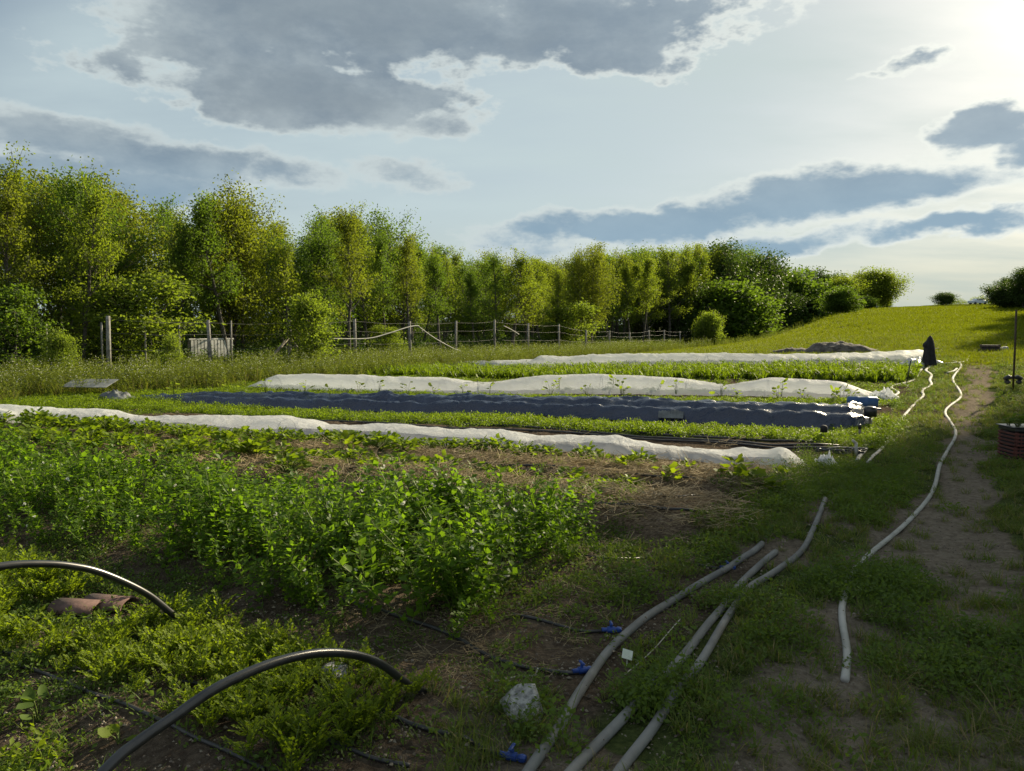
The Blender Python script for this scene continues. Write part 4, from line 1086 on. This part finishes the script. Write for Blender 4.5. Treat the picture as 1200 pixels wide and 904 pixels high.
def tree_parts(seed, h=8.0, spread=2.0, low=.25, stems=1, per=16, L=.17, dens=1.0, crad=.26, gap=.0, form='locust'):
    random.seed(seed); wood = MB(); C = []
    for s in range(stems):
        p = Vector((random.uniform(-.3, .3) * (stems > 1), random.uniform(-.3, .3) * (stems > 1), -.15))
        d = (UP + rdir(0, 20) * (.08 if stems == 1 else .28)).normalized(); n = 12; hh = h * random.uniform(.85, 1) if s else h; pts = [p.copy()]
        for i in range(n):
            d = (d + Vector((random.uniform(-.1, .1), random.uniform(-.1, .1), .06))).normalized(); p = p + d * hh * .97 / n; pts.append(p.copy())
        r0 = h * .015 * (1 if stems == 1 else .75); wood.tube(pts, [r0 * (1 - .85 * i / n) for i in range(n + 1)], 6, 0, False)
        nb = int((26 if form == 'locust' else 34) * dens / stems ** .5)
        for k in range(nb):
            t = low + (1 - low) * ((k + random.random()) / nb); q0 = t * n; i = min(int(q0), n - 1); base = pts[i].lerp(pts[i + 1], q0 - i)
            if form == 'locust': bl = spread * (math.sin(min(1, (t - low) / (1 - low) * 1.15 + .28) * math.pi * .9) ** .6) * random.uniform(.45, 1.1)
            else: bl = spread * math.sqrt(max(.05, 1 - ((t - .45) / .6) ** 2)) * random.uniform(.55, 1.1)
            az = k * 2.4 + random.uniform(-.5, .5); dd = rdir(15, 55, az) if t < .8 else rdir(40, 75, az)
            q = base.copy(); bp = [q.copy()]; m = 5
            for j in range(m):
                dd = (dd + Vector((random.uniform(-.2, .2), random.uniform(-.2, .2), random.uniform(-.05, .18)))).normalized(); q = q + dd * bl / m; bp.append(q.copy())
                if j >= 1 and random.random() > gap:
                    for tw in range(2):
                        td = (dd + rdir(-30, 60) * 1.1).normalized(); tl = bl * random.uniform(.15, .35) + .15; e = q + td * tl
                        if random.random() < .85: wood.tube([q, e], [.014, .006], 3, 0, False)
                        C.append(e); 
                        if random.random() < .6: C.append(q + td * tl * .5)
            C.append(q); wood.tube(bp, [max(.008, r0 * .35 * (1 - j / m)) for j in range(m + 1)], 4, 0, False)
        C.append(pts[-1])
        if form == 'locust':      # thin leading shoots that stand out above the crown
            for k in range(5):
                b0 = pts[random.randint(-4, -1)] + rdir(0, 30) * .3; dd = rdir(55, 86); ll = random.uniform(.5, 1.25)
                wood.tube([b0, b0 + dd * ll * .6, b0 + dd * ll], [.018, .012, .005], 3, 0, False)
                C += [b0 + dd * ll * f for f in (.35, .6, .8, 1.0)]
    return wood, C
def tree_proto(seed, lm, **kw):
    per = kw.pop('per', 16); L = kw.pop('L', .17); crad = kw.pop('crad', .26)
    wood, C = tree_parts(seed, **kw)
    V, F, sh = leaf_cloud(C, per, crad, L, seed)
    return wood.mesh('trunk', [M_BARK]), mesh_from('crown', V, F, [lm], None, sh, False), kw.get('h', 8.0)
PR = {
    'locust': [tree_proto(s, lm, h=8, spread=sp, low=lo, per=19, L=.115, crad=.19, gap=.22, dens=1.0) for s, lm, sp, lo in ((1, M_TREE_Y, 1.9, .28), (2, M_TREE_G, 1.6, .4), (3, M_TREE_Y, 2.4, .2), (4, M_TREE_O, 2.0, .34), (5, M_TREE_G, 2.2, .16), (6, M_TREE_Y, 1.5, .42))],
    'broad': [tree_proto(s, lm, h=8, spread=3.0, low=.12, per=20, L=.135, crad=.29, form='broad', stems=st, dens=1.15) for s, lm, st in ((11, M_TREE_O, 3), (12, M_TREE_G, 2))],
    'dark': [tree_proto(s, M_TREE_D, h=6, spread=2.2, low=.08, per=18, L=.15, crad=.28, form='broad', stems=3, dens=1.2) for s in (21, 22)],
    'young': [tree_proto(s, lm, h=3.4, spread=1.15, low=.12, per=14, L=.11, crad=.17, form='broad', stems=2, dens=.8) for s, lm in ((31, M_SAP), (32, M_TREE_G), (33, M_SAP))],
    'crest': [tree_proto(61, M_TREE_Y, h=5.0, spread=3.4, low=.05, per=16, L=.2, crad=.36, form='broad', stems=5, dens=1.4)],
    'bush': [tree_proto(s, lm, h=1.7, spread=1.1, low=.05, per=20, L=.10, crad=.17, form='broad', stems=4, dens=.9) for s, lm in ((41, M_SAP), (42, M_TREE_G), (43, M_TREE_D))],
}
def plant_tree(kind, i, x, y, h, label, group=None, cat='tree', name='tree', wide=1.0, sink=0.0):
    tm, cm, h0 = PR[kind][i % len(PR[kind])]
    root = empty(name, (x, y, h1(x, y) - sink), random.uniform(0, 6.28)); s = h / h0; root.scale = (s * wide, s * wide, s)
    tag(root, label, cat, group); link('trunk', tm, root); link('crown', cm, root)
    return root
TOPX = [-200, 0, 40, 75, 110, 150, 180, 250, 310, 345, 375, 400, 450, 475, 500, 530, 560, 600, 640, 700, 760, 800, 850, 880, 920, 960, 985]
TOPY = [170, 195, 182, 205, 218, 226, 232, 232, 240, 270, 262, 252, 256, 280, 280, 298, 302, 303, 310, 298, 300, 303, 298, 306, 322, 330, 345]
random.seed(99)
def px_of(x, y): return 600 + F_PX * x / (y * CP)   # near enough for picking heights
ORD = 'first second third fourth fifth sixth seventh eighth ninth tenth eleventh twelfth thirteenth fourteenth fifteenth sixteenth seventeenth eighteenth nineteenth twentieth'.split()
def post_word(x, y):
    px = px_of(x, y); best = min(range(27), key=lambda k: abs(px_of(*xy_of(12.9 + 3.45 * k, -22)) - px))
    return ('behind the %s fence post from the left' % ORD[best]) if best < 20 else 'behind the last, most distant fence posts'
TONE = {'locust': ['yellow green', 'mid green', 'broad yellow green', 'olive green', 'broad mid green', 'narrow yellow green']}
LBL = {'wood': 'slender leafy tree in the first row of the wood behind the fence', 'back': 'tree deeper in the wood, behind its first row'}
u = 5.0; k = 0
while u < 104:
    v = -25.3 + random.uniform(-.9, .9); x, y = xy_of(u, v); top = np.interp(px_of(x, y), TOPX, TOPY)
    h = zat(top, y) * random.uniform(.80, 1.06) - h1(x, y)
    if not (48 < u < 50):
        kk = random.randrange(6)
        plant_tree('locust', kk, x, y, h, '%s tree at wood edge %s' % (TONE['locust'][kk], post_word(x, y)) if px_of(x, y) > 60 else '%s tree at the left end of the wood edge' % TONE['locust'][kk], 'slender trees along the edge of the wood', wide=random.uniform(.85, 1.15))
    u += random.uniform(1.7, 2.7); k += 1
for row, (v0, st, f) in enumerate(((-29.5, 2.6, .97), (-34.5, 2.8, .95), (-40, 3.4, .93), (-47, 3.6, .9))):
    u = 3.0
    while u < 112 + row * 6:
        v = v0 + random.uniform(-1.3, 1.3); x, y = xy_of(u, v); top = np.interp(px_of(x, y), TOPX, TOPY)
        h = zat(top, y) * f * random.uniform(.85, 1.04) - h1(x, y)
        plant_tree('locust' if random.random() < .75 else 'broad', random.randrange(6), x, y, h, LBL['back'], 'trees inside the wood behind the front row', wide=random.uniform(.9, 1.3))
        u += random.uniform(st * .7, st * 1.3)
def at_v(px, v): P = plane_pts(v, [(px, 400)])[0]; return P.x, P.y
def by_px(kind, i, px, v, topy, label, wide=1.0, name='tree', cat='tree', group=None):
    x, y = at_v(px, v); h = zat(topy, y) - h1(x, y); return plant_tree(kind, i, x, y, h, label, group, cat, name, wide)
by_px('broad', 0, 265, -26.5, 240, 'big spreading olive green tree with dark limbs above the white pen', 1.0)
by_px('broad', 1, 130, -27, 232, 'broad tree left of the white pen with low hanging branches', .9)
by_px('young', 0, 130, -24.5, 330, 'young light green tree behind the thick grey post', 1.5, 'sapling')
by_px('young', 2, 375, -21.0, 352, 'small sapling in the meadow grass right of the braced fence post', 1.2, 'sapling')
by_px('young', 0, 462, -24.0, 385, 'low light green sapling under the sagging rope', 1.4, 'sapling')
by_px('young', 1, 20, -24.2, 345, 'leafy young tree at the left edge behind the fence', 1.5, 'sapling')
by_px('young', 0, 655, -25, 360, 'round pale green sapling in front of the wood, left of the dark grove', 1.7, 'sapling')
by_px('broad', 0, 693, -24.5, 300, 'yellow green broad tree with its crown reaching down to the fence', .8)
by_px('locust', 0, 600, -24.5, 302, 'bright yellow green tree behind the middle fence posts', 1.5)
by_px('bush', 0, 831, -20.5, 376, 'round light green bush standing alone before the right part of the fence', .85, 'round_bush', 'bush')
for k, (px, v, ty, wd) in enumerate([(790, -25.5, 310, 1.0), (838, -25, 300, 1.1), (868, -24, 300, 1.2), (895, -24, 312, 1.1), (925, -23, 324, 1.2), (950, -22, 326, 1.1), (975, -21.5, 334, 1.1)]):
    by_px('dark', k, px, v, ty, '%s dense dark tree from the left, in the grove ending the wood' % ORD[k], wd, group='dark grove at the right end of the wood')
for k, (px, v, ty, wd) in enumerate([(858, -21.6, 352, 1.5), (880, -21.5, 346, 1.5), (905, -21.4, 348, 1.5), (930, -20.8, 342, 1.4), (955, -20.3, 346, 1.3)]):
    by_px(['bush', 'dark', 'dark', 'bush', 'dark'][k], [1, 0, 1, 1, 0][k], px, v, ty, '%s rounded shrub from the left, before the dark grove' % ORD[k], wd, 'shrub', 'shrub', group='shrubs before the dark grove')
by_px('crest', 0, 1020, -13.5, 327, 'wide round tree standing alone on the crest, right end of the wood', 1.5, 'crest_tree')
by_px('crest', 0, 992, -15.5, 335, 'smaller tree touching the round crest tree on its left', 1.15)
for k, (px, ty, wd) in enumerate([(983, 346, 1.5), (1012, 352, 1.9), (1036, 354, 1.7)]):
    by_px('bush', 1, px, -13.2, ty, 'low bush at the foot of the round crest trees', wd, 'low_bush', 'bush', group='low bushes under the crest trees')
# right hand hedge and trees beside the path (their shade falls over the path)
for k, (u, v, h, wd) in enumerate([(98, 1.5, 2.9, 1.5), (92, 2.2, 3.6, 1.2), (99, 5.5, 6.5, 1.0), (90, 6.5, 7.0, 1.0)]):
    x, y = xy_of(u, v)
    plant_tree('dark' if k < 2 else 'locust', k if k < 2 else 0, x, y, h, ['dark low shrub at the right edge of the field crest', 'taller dark shrub beside the low one at the right edge', 'yellowish tree rising over the dark shrubs at the right edge', 'tree just behind the dark shrubs at the right edge'][k], None, 'shrub' if k < 2 else 'tree', 'shrub' if k < 2 else 'tree', wd)
for k, (u, v, h) in enumerate([(97, .7, 2.0), (96, 1.7, 2.2), (94, 2.6, 2.4), (98, 2.8, 2.2)]):
    x, y = xy_of(u, v); plant_tree('bush', 2, x, y, h, 'dark bush filling the foot of the shrubs at the right edge', 'dark bushes at the right edge of the crest', 'bush', 'low_bush', 1.35)
by_px('young', 2, 66, -21.2, 392, 'tall bright leafy stem before the fence, left of the grey board', 1.0, 'sapling')
by_px('young', 0, 197, -21.0, 396, 'small bright sapling in the meadow left of the white pen', .9, 'sapling')
u = 60
while u < 90:
    x, y = xy_of(u, 5.6 + random.uniform(-.4, .6)); plant_tree('broad', random.randrange(2), x, y, random.uniform(9.5, 11), 'hedgerow tree beside the field, out past the right edge', 'hedgerow trees right of the path', wide=.55); u += 2.6
u = 8
while u < 42:
    x, y = xy_of(u, 5.8 + random.uniform(-.5, .5)); plant_tree('broad', random.randrange(2), x, y, random.uniform(13.0, 14.6), 'tall hedgerow tree beside the path, out past the right edge', 'hedgerow trees right of the path', wide=.48); u += 2.9
# crest bushes
x, y = (1105 - 600) / F_PX * 150, 150.
plant_tree('bush', 2, x, y, 1.9, 'dark dome shaped bush alone on the far crest', None, 'bush', 'dome_bush', 1.5)

# ------------------------------------------------------------------ beds: peas, carrots, leafy rows
C_PEA = protos('pea_plant', [pea_mesh(100 + i, i < 2, random.uniform(.40, .54)) for i in range(9)])
C_WEED = protos('low_weed', [weed_mesh(200 + i) for i in range(6)])
C_GRASS = protos('grass_tuft', [grass_mesh(220 + i) for i in range(6)])
C_LONG = protos('long_grass_tuft', [grass_mesh(240 + i, .26, 40, .09, .006, dry=.25, bend=.8) for i in range(5)])
C_FIELD = protos('field_grass_tuft', [grass_mesh(250 + i, .10, 22, .14, .014, M_FIELD, 0, .15) for i in range(5)])
C_CLOVER = protos('clover_clump', [weed_mesh(260 + i, .12, .09, 60, .03, M_BROAD) for i in range(5)])
C_MEAD = protos('meadow_plant', [meadow_mesh(280 + i, .7, True) for i in range(6)])
C_STRAP = protos('tall_leafy_plant', [strap_mesh(300 + i) for i in range(5)])
C_STRAW = protos('straw_wisp', [straw_mesh(320 + i) for i in range(6)])
C_CLOD = protos('soil_crumb', [clod_mesh(340 + i, simple('soil_crumb_%s' % 'ab'[i % 2], (.07, .055, .04) if i % 2 else (.17, .145, .11), .95, (.13, .105, .08) if i % 2 else (.24, .21, .16), 30)) for i in range(4)])
C_FEATH = protos('feathery_weed', [weed_mesh(360 + i, .14, .13, 110, .022, M_WEED) for i in range(5)])

X, Y = sample(10500, 3.0, 20, 1.0); mk = masks(X, Y); u, v, w = mk['u'], mk['v'], mk['w']
gapn = fbm(X * 1.5, Y * 1.5, 77, 3)
pr = ss(2.90, 3.1, w + (gapn - .5) * .3) * (1 - ss(4.95, 5.2, w + (gapn - .5) * .4)) * ss(-1.9, -2.5, v + (gapn - .5) * .8)
pr *= 1 - .93 * bump(w, 3.95, .3) * ss(-3.4, -2.6, v)
pr *= .45 + .55 * ss(.38, .52, gapn)
pr = np.maximum(pr, .6 * (w > 4.9) * (1 - ss(5.3, 5.7, w)) * ss(-7, -9, v))
X, Y = pick(X, Y, pr * .9)
scatter('pea_plants', C_PEA, X, Y, RNG.uniform(.55, 1.0, len(X)) * (.78 + .5 * ss(.3, .65, fbm(X * 1.9 + 7, Y * 1.9, 70, 3))), 'dense bed of flowering pea plants', .16)

# carrots: the largest 290 stand one by one
CM = [carrot_mesh(500 + i) for i in range(9)]
X, Y = sample(16000, 2.2, 14, .8, (-46, 5)); mk = masks(X, Y); u, v, w = mk['u'], mk['v'], mk['w']
cn = fbm(X * 2.2, Y * 2.2, 55, 3); band = np.abs(np.sin((w - 1.8) * math.pi / .19))
pr = ss(1.75, 1.9, w + (cn - .5) * .2) * (1 - ss(2.50, 2.66, w + (cn - .5) * .2)) * (v < -1.95) * (.45 + .55 * band) * (.5 + .5 * ss(.34, .50, cn))
tx_, ty_ = gp(108, 722); pr = pr * (np.hypot(X - tx_, Y - ty_ + .12) > .34)
X, Y = pick(X, Y, pr * 1.0); o_ = np.argsort(X * X + Y * Y); X, Y = X[o_], Y[o_]
Z = H(X, Y)
random.seed(5)
PXc = 600 + F_PX * X / Y; inframe = (PXc > -20) & (PXc < 620) & (Y > 2.7)
first = np.where(inframe)[0][:290]; rest = np.setdiff1d(np.arange(len(X)), first)
cmesh = {}
for i in first:
    o = bpy.data.objects.new('carrot_plant', CM[random.randrange(len(CM))]); COL.objects.link(o)
    o.location = (X[i], Y[i], Z[i] - .003); o.rotation_euler = (random.uniform(-.15, .15), random.uniform(-.15, .15), random.uniform(0, 6.28)); s = random.uniform(.5, .98); o.scale = (s, s, s)
    tag(o, 'small feathery light green carrot plant growing under the black hoops', 'carrot plant', 'carrot plants under the hoops')
C_CAR = protos('carrot_plant', CM)
scatter('carrot_tops', C_CAR, X[rest], Y[rest], RNG.uniform(.7, 1.2, len(rest)), 'farther carrot tops growing thickly under the hoops', .15)
print('carrots', len(first), len(rest))

# leafy clumps in the rows before the near fleece
BM = [broad_mesh(600 + i, .17, .07, 60, .19, lob=.18, seg=8) for i in range(7)]
def row_things(name, meshes, pts, label, cat, group, smin=.8, smax=1.2, sink=0.0, sz=1.0):
    for (x, y) in pts:
        o = bpy.data.objects.new(name, meshes[random.randrange(len(meshes))]); COL.objects.link(o)
        s = random.uniform(smin, smax); o.location = (x, y, h1(x, y) - sink); o.rotation_euler = (0, 0, random.uniform(0, 6.28)); o.scale = (s, s, s * sz)
        tag(o, label, cat, group)
pts = []
for v in np.arange(-3.3, -15.5, -.22):
    d = .95 if v < -4.2 else .75
    if random.random() < d: pts.append(xy_of(u_of(8.3 + random.uniform(-.13, .13), v), v))
row_things('leafy_plant', BM, pts, 'leafy green potato plant in the row against the near white fleece', 'vegetable plant', 'leafy plants along the near fleece', .95, 1.35, 0, .9)
pts = []
for v in np.arange(-2.9, -14.5, -.2):
    if random.random() < (.9 if v < -4.5 else .7): pts.append(xy_of(u_of(6.85 + random.uniform(-.12, .12), v), v))
row_things('leafy_plant', BM, pts, 'leafy green potato plant in the furrow between the two straw ridges', 'vegetable plant', 'leafy plants between the straw ridges', .95, 1.5)
pts = []
for v in np.arange(-5.0, -14.0, -.27):
    for w_ in (5.75, 6.25, 7.55): 
        if random.random() < ss(-4.5, -8.5, v) * .9: pts.append(xy_of(u_of(w_ + random.uniform(-.25, .25), v), v))
row_things('leafy_plant', BM, pts, 'leafy green plant overgrowing the left part of the straw ridges', 'vegetable plant', 'plants overgrowing the straw ridges', .85, 1.3)
SQ = [broad_mesh(700 + i, .24, .15, 18, .24, M_CARROT, .12, 11) for i in range(4)]
for (px, py, s, lb) in [(880, 572, .78, 'large squash plant with broad pale leaves in front of the near fleece'), (862, 560, .7, 'squash plant behind the large one, touching the fleece'), (925, 563, .55, 'squash plant at the right end of the leafy row'), (780, 565, .6, 'small squash plant alone on the second straw ridge'), (912, 578, .55, 'small squash plant on the soil below the row end'), (735, 548, .5, 'small pale leaved squash plant by the fleece foot'), (805, 552, .45, 'tiny squash plant between clumps near the fleece'), (253, 527, .8, 'broad leaved squash plant in the left part of the leafy row'), (288, 535, .6, 'squash plant right of the broad leaved one at left'), (175, 548, .55, 'pale squash seedling over the peas at left'), (430, 552, .5, 'pale squash seedling on the straw above the peas'), (400, 527, .7, 'squash plant standing against the middle of the near fleece'), (678, 583, .35, 'tiny squash seedling on the nearest straw ridge'), (505, 548, .5, 'squash seedling between the drip lines')]:
    x, y = gp(px, py); o = link('squash_plant', SQ[random.randrange(4)], None, (x, y, h1(x, y)), random.uniform(0, 6)); o.scale = (s, s, s); tag(o, lb, 'squash plant')
# seedlings on the blue film
SD = [broad_mesh(720 + i, .13, .10, 6, .24, M_SAP, .05, 8) for i in range(4)]
for k, (px, py) in enumerate([(191, 466), (212, 468), (248, 465), (272, 469), (300, 469), (347, 471), (376, 472), (410, 473), (435, 474), (469, 475), (500, 475), (535, 475), (567, 476), (640, 477), (683, 479), (727, 481), (790, 481), (862, 485), (912, 487), (977, 490)]):
    x, y = gp(px, py + 6); x += MINFO['n'].x * .35; y += MINFO['n'].y * .35
    i = int(np.argmin((MINFO['X0'] - x) ** 2 + (MINFO['Y0'] - y) ** 2)); zt = h1(x, y) + MINFO['hh'][i] * .85
    s = random.uniform(.7, 1.15)
    o = link('film_seedling', SD[k % 4], None, (x, y, zt), random.uniform(0, 6)); o.scale = (s, s, s * 1.15); tag(o, 'pale green seedling growing through a hole in the blue film', 'seedling', 'seedlings in the blue film')
for k, (px, py) in enumerate([(720, 461), (728, 462), (772, 463), (845, 466), (915, 467), (940, 468), (985, 471), (655, 461), (560, 460), (990, 473), (975, 472), (1000, 475)]):
    x, y = gp(px, py + 1); s = random.uniform(.8, 1.3)
    o = link('tall_seedling', SD[k % 4], None, (x, y, h1(x, y)), random.uniform(0, 6)); o.scale = (s, s, s * 1.6); tag(o, 'tall thin seedling in the grass strip before the middle fleece', 'seedling', 'seedlings in the strip behind the blue film')
# single plants in the near soil
for (px, py, me, s, lb, nm, ct) in [(45, 845, broad_mesh(801, .08, .065, 9, .10, M_WEED, .05, 9), 1.0, 'young leafy beet plant alone in the dark near soil', 'beet_plant', 'vegetable plant'), (32, 905, weed_mesh(802, .10, .14, 170, .026, M_CARROT), 1.1, 'bushy bright parsley clump in the bottom left corner', 'parsley_clump', 'herb'), (95, 835, weed_mesh(803, .05, .07, 30, .03, M_WEED), .8, 'small weed beside the beet plant', 'weed', 'weed'), (140, 872, broad_mesh(804, .05, .05, 6, .06, M_CARROT, 0, 8), 1.0, 'single small seedling in the dark soil left of the near hoop', 'seedling', 'seedling')]:
    x, y = gp(px, py); o = link(nm, me, None, (x, y, h1(x, y)), 1.0); o.scale = (s, s, s); tag(o, lb, ct)

# ------------------------------------------------------------------ ground cover nobody could count
PIPEPTS = np.concatenate(PIPES)
CLUMPS = [(*gp(px, py), rr) for px, py, rr in ((862, 708, .17), (752, 826, .08), (800, 808, .08), (992, 697, .26), (648, 870, .06), (975, 572, .35), (1030, 690, .35))]
def clumps(X, Y):
    return np.maximum.reduce([ss(rr * 1.25, rr * .75, np.hypot(X - cx, Y - cy)) for cx, cy, rr in CLUMPS])
def off_pipes(X, Y, a=.07, b=.13, keep=.63):
    """thin the weeds on the pipes, except where a clump grows over them"""
    d = np.full(len(X), 9.0)
    for i in range(0, len(PIPEPTS), 400):
        P = PIPEPTS[i:i + 400]
        for j in range(0, len(X), 20000):
            q = np.hypot(X[j:j + 20000, None] - P[None, :, 0], Y[j:j + 20000, None] - P[None, :, 1]).min(1)
            d[j:j + 20000] = np.minimum(d[j:j + 20000], q)
    clump = clumps(X, Y)
    return np.maximum(ss(a, b, d), clump)
X, Y = sample(60000, 2.2, 30, 1.25); mk = masks(X, Y); u, v, w = mk['u'], mk['v'], mk['w']
edge_pipes = np.maximum(bump(v, -1.55, .75) * (.35 + .65 * ss(.42, .55, mk['nl'])), 0)
right = (v > -1.2)
thin = ss(.38, .62, mk['nz'] * .6 + mk['nl'] * .4)
p_w = (1 - mk['plot']) * (1 - mk['path'] * .97) * np.where(right, .05 + .28 * thin, .0 + .95 * edge_pipes)
p_w *= 1 - .75 * mk['nearsoil']
p_w = np.maximum(p_w, .95 * bump(v, -1.35, .95) * (ss(6.5, 7.5, u) * (1 - ss(9.4, 10.4, u))))
a, b_ = pick(X, Y, p_w * .55); a, b_ = pick(a, b_, off_pipes(a, b_))
scatter('low_weeds', C_WEED, a, b_, RNG.uniform(.6, 1.4, len(a)) * (1 + np.hypot(a, b_) * .015), 'low weeds creeping over the path edge and pipes')
print('low weeds', len(a))
X, Y = sample(16000, 2.2, 14, 1.1); mk = masks(X, Y); u, v, w = mk['u'], mk['v'], mk['w']
p = np.maximum.reduce([bump(v, -1.35, .8) * (ss(6.2, 7.2, u) * (1 - ss(9.2, 10.2, u))), .8 * bump(v, -1.2, .8) * (bump(u, 4.6, .9) + bump(u, 2.9, .5)) * ss(.4, .5, mk['nl'] * .5 + mk['nz'] * .5), .75 * (v > 1.0 - .0 * u) * ss(.40, .55, mk['nl']), .9 * bump(v, -.1, .8) * bump(u, 4.3, .7)])
a, b_ = pick(X, Y, np.clip(np.maximum(p, 1.6 * clumps(X, Y)), 0, 1.6) * .5); a, b_ = pick(a, b_, off_pipes(a, b_, .08, .16))
scatter('feathery_weeds', C_FEATH, a, b_, RNG.uniform(.6, 1.25, len(a)), 'feathery green weeds beside the pipes')
print('feathery', len(a))
X, Y = sample(90000, 2.2, 45, 1.35); mk = masks(X, Y); u, v, w = mk['u'], mk['v'], mk['w']
p = (1 - mk['plot']) * (1 - mk['path'] * .82) * (1 - .93 * mk['nearsoil']) * (.3 + .7 * ss(.35, .6, mk['nz'])) * (v > -17)
a, b_ = pick(X, Y, p * .9); a, b_ = pick(a, b_, off_pipes(a, b_, .05, .10))
scatter('path_grass', C_GRASS, a, b_, RNG.uniform(.5, 1.1, len(a)) * (1 + np.hypot(a, b_) * .02), 'short grass beside the worn path', .2)
print('grass', len(a))
X, Y = sample(9000, 2.2, 24, 1.0, (0, 46)); mk = masks(X, Y); u, v = mk['u'], mk['v']
p = np.maximum(ss(.35, .9, v) * ss(.32, .5, mk['nl']), .85 * ss(-.6, .3, v) * (1 - ss(2.9, 4.4, u)))
a, b_ = pick(X, Y, p * .8)
scatter('long_grass', C_LONG, a, b_, RNG.uniform(.3, .72, len(a)), 'long soft grass on the right side of the path', .2)
X, Y = sample(90000, 26, 105, 1.5, (5, 44)); mk = masks(X, Y); u, v = mk['u'], mk['v']
p = mk['field'] * (.45 + .55 * ss(.35, .6, mk['nz'])) * (u > 27.5)
a, b_ = pick(X, Y, p * .75)
scatter('field_turf', C_FIELD, a, b_, RNG.uniform(.6, 1.3, len(a)) * (.7 + np.hypot(a, b_) * .014), 'sunlit turf of the rising field', .2)
print('field', len(a))
# strips of clover and weeds between rows
X, Y = sample(90000, 8, 40, 1.2, (-44, 40)); mk = masks(X, Y); u, v, w = mk['u'], mk['v'], mk['w']
ins = ss(-1.5, -2.2, v) * (1 - ss(-17, -19, v) * 0)
p = np.maximum.reduce([bump(w, 11.9, .95) * 1.0, bump(w, 10.6, .4) * .25 * ss(-12, -15, v), bump(w, 17.85, .5), bump(w, 17.3, .5) * .5, bump(w, 19.9, .5) * .6, bump(w, 21.2, .6) * .5]) * ins
p = np.maximum(p, .9 * ss(-14.3, -15.5, v) * (v > -21) * (w > 9.4))
p = np.maximum(p, .8 * bump(v, -1.7, .6) * (u > 11) * (u < 15))
a, b_ = pick(X, Y, p * .8)
scatter('clover_strips', C_CLOVER, a, b_, RNG.uniform(.6, 1.25, len(a)), 'low green clover and weeds between the covered rows')
print('clover', len(a))
X, Y = sample(60000, 14, 46, 1.0, (-44, 35)); mk = masks(X, Y); u, v, w = mk['u'], mk['v'], mk['w']
p = (ss(21.9, 22.4, w) * (1 - ss(25.2, 25.8, w))) * ss(-1.7, -2.1, v) * ss(-20, -18, v)
a, b_ = pick(X, Y, p * .55)
scatter('tall_green_row', C_STRAP, a, b_, RNG.uniform(.75, 1.2, len(a)), 'tall dark green crop row between the two far fleeces', .1)
print('strap', len(a))
# meadow left of the rows
X, Y = sample(60000, 14, 60, 1.2, (-44, 20)); mk = masks(X, Y); u, v = mk['u'], mk['v']
p = ss(-16.9, -18.2, v + (mk['nl'] - .5) * 2) * ss(-27, -24, v) * ss(-60, -23, v + 0) * (.5 + .5 * ss(.3, .5, mk['nz']))
a, b_ = pick(X, Y, p * .55)
scatter('meadow', C_MEAD, a, b_, RNG.uniform(.45, 1.15, len(a)), 'tall flowering meadow weeds before the fence', .12)
print('meadow', len(a))
X, Y = sample(70000, 24, 135, 1.1, (-46, 28)); mk = masks(X, Y); u, v = mk['u'], mk['v']
p = ss(-23.5, -25, v) * ss(-56, -52, v) * .5
C_UND = protos('undergrowth_plant', [weed_mesh(380 + i, .5, .8, 170, .10, M_TREE_D) for i in range(4)])
a, b_ = pick(X, Y, p)
uu, vv = uv_of(a, b_)
scatter('undergrowth', C_UND, a, b_, RNG.uniform(.6, 1.3, len(a)) * (1 + 1.6 * ss(-38, -48, vv)), 'dark undergrowth on the floor of the wood', .1)
print('undergrowth', len(a))
# bank of rough grass at the left side of the field, and the far hedge
X, Y = sample(14000, 40, 112, 1.0, (15, 34)); mk = masks(X, Y); u, v = mk['u'], mk['v']
a, b_ = pick(X, Y, bump(v, -17.5 + 0 * u, 2.6) * .35 * (u > 40))
scatter('rough_bank_grass', protos('rough_grass', [meadow_mesh(390 + i, .6, False) for i in range(3)]), a, b_, RNG.uniform(.6, 1.2, len(a)), 'rough grass on the bank below the grove', .15)
C_HEDGE = protos('hedge_bush', [weed_mesh(395 + i, 1.3, 1.9, 420, .22, M_TREE_Y) for i in range(3)])
n = 150; r_ = RNG.uniform(238, 262, n); a_ = np.radians(RNG.uniform(24, 44, n)); X, Y = np.sin(a_) * r_, np.cos(a_) * r_
scatter('far_hedge', C_HEDGE, X, Y, RNG.uniform(.6, 1.25, n), 'low far hedge along the horizon beyond the field', .1)
# straw and crumbs
X, Y = sample(26000, 2.4, 16, 1.1, (-44, 40)); mk = masks(X, Y)
a, b_ = pick(X, Y, np.clip(mk['straw'] * .8 + .012 * (mk['plot']), 0, 1) * .6)
scatter('straw_mulch', C_STRAW, a, b_, RNG.uniform(.6, 1.3, len(a)) * (.5 + .5 * ss(4.8, 5.6, w_of(*uv_of(a, b_)))), 'loose straw mulch on the ridges and soil', .15)
print('straw', len(a))
X, Y = sample(24000, 2.2, 14, 1.2); mk = masks(X, Y)
a, b_ = pick(X, Y, np.clip(1 - mk['straw'] * .6 - .3 * (mk['grass']), 0, 1) * .45)
scatter('soil_crumbs', C_CLOD, a, b_, RNG.uniform(.5, 1.3, len(a)), 'crumbs of soil and grit on the bare earth', .2)
# sparse seedlings of weeds on the beds' bare soil
X, Y = sample(9000, 2.2, 13, 1.2, (-44, 10)); mk = masks(X, Y)
a, b_ = pick(X, Y, mk['plot'] * (1 - ss(8.6, 9.0, mk['w'])) * np.clip(.22 + .7 * ss(.44, .56, mk['nl']) + .7 * bump(mk['w'], 6.8, .35) + .6 * bump(mk['w'], 5.15, .3), 0, 1) * .7)
scatter('bed_weeds', C_WEED, a, b_, RNG.uniform(.4, 1.2, len(a)), 'tiny weeds sprouting between the crops')
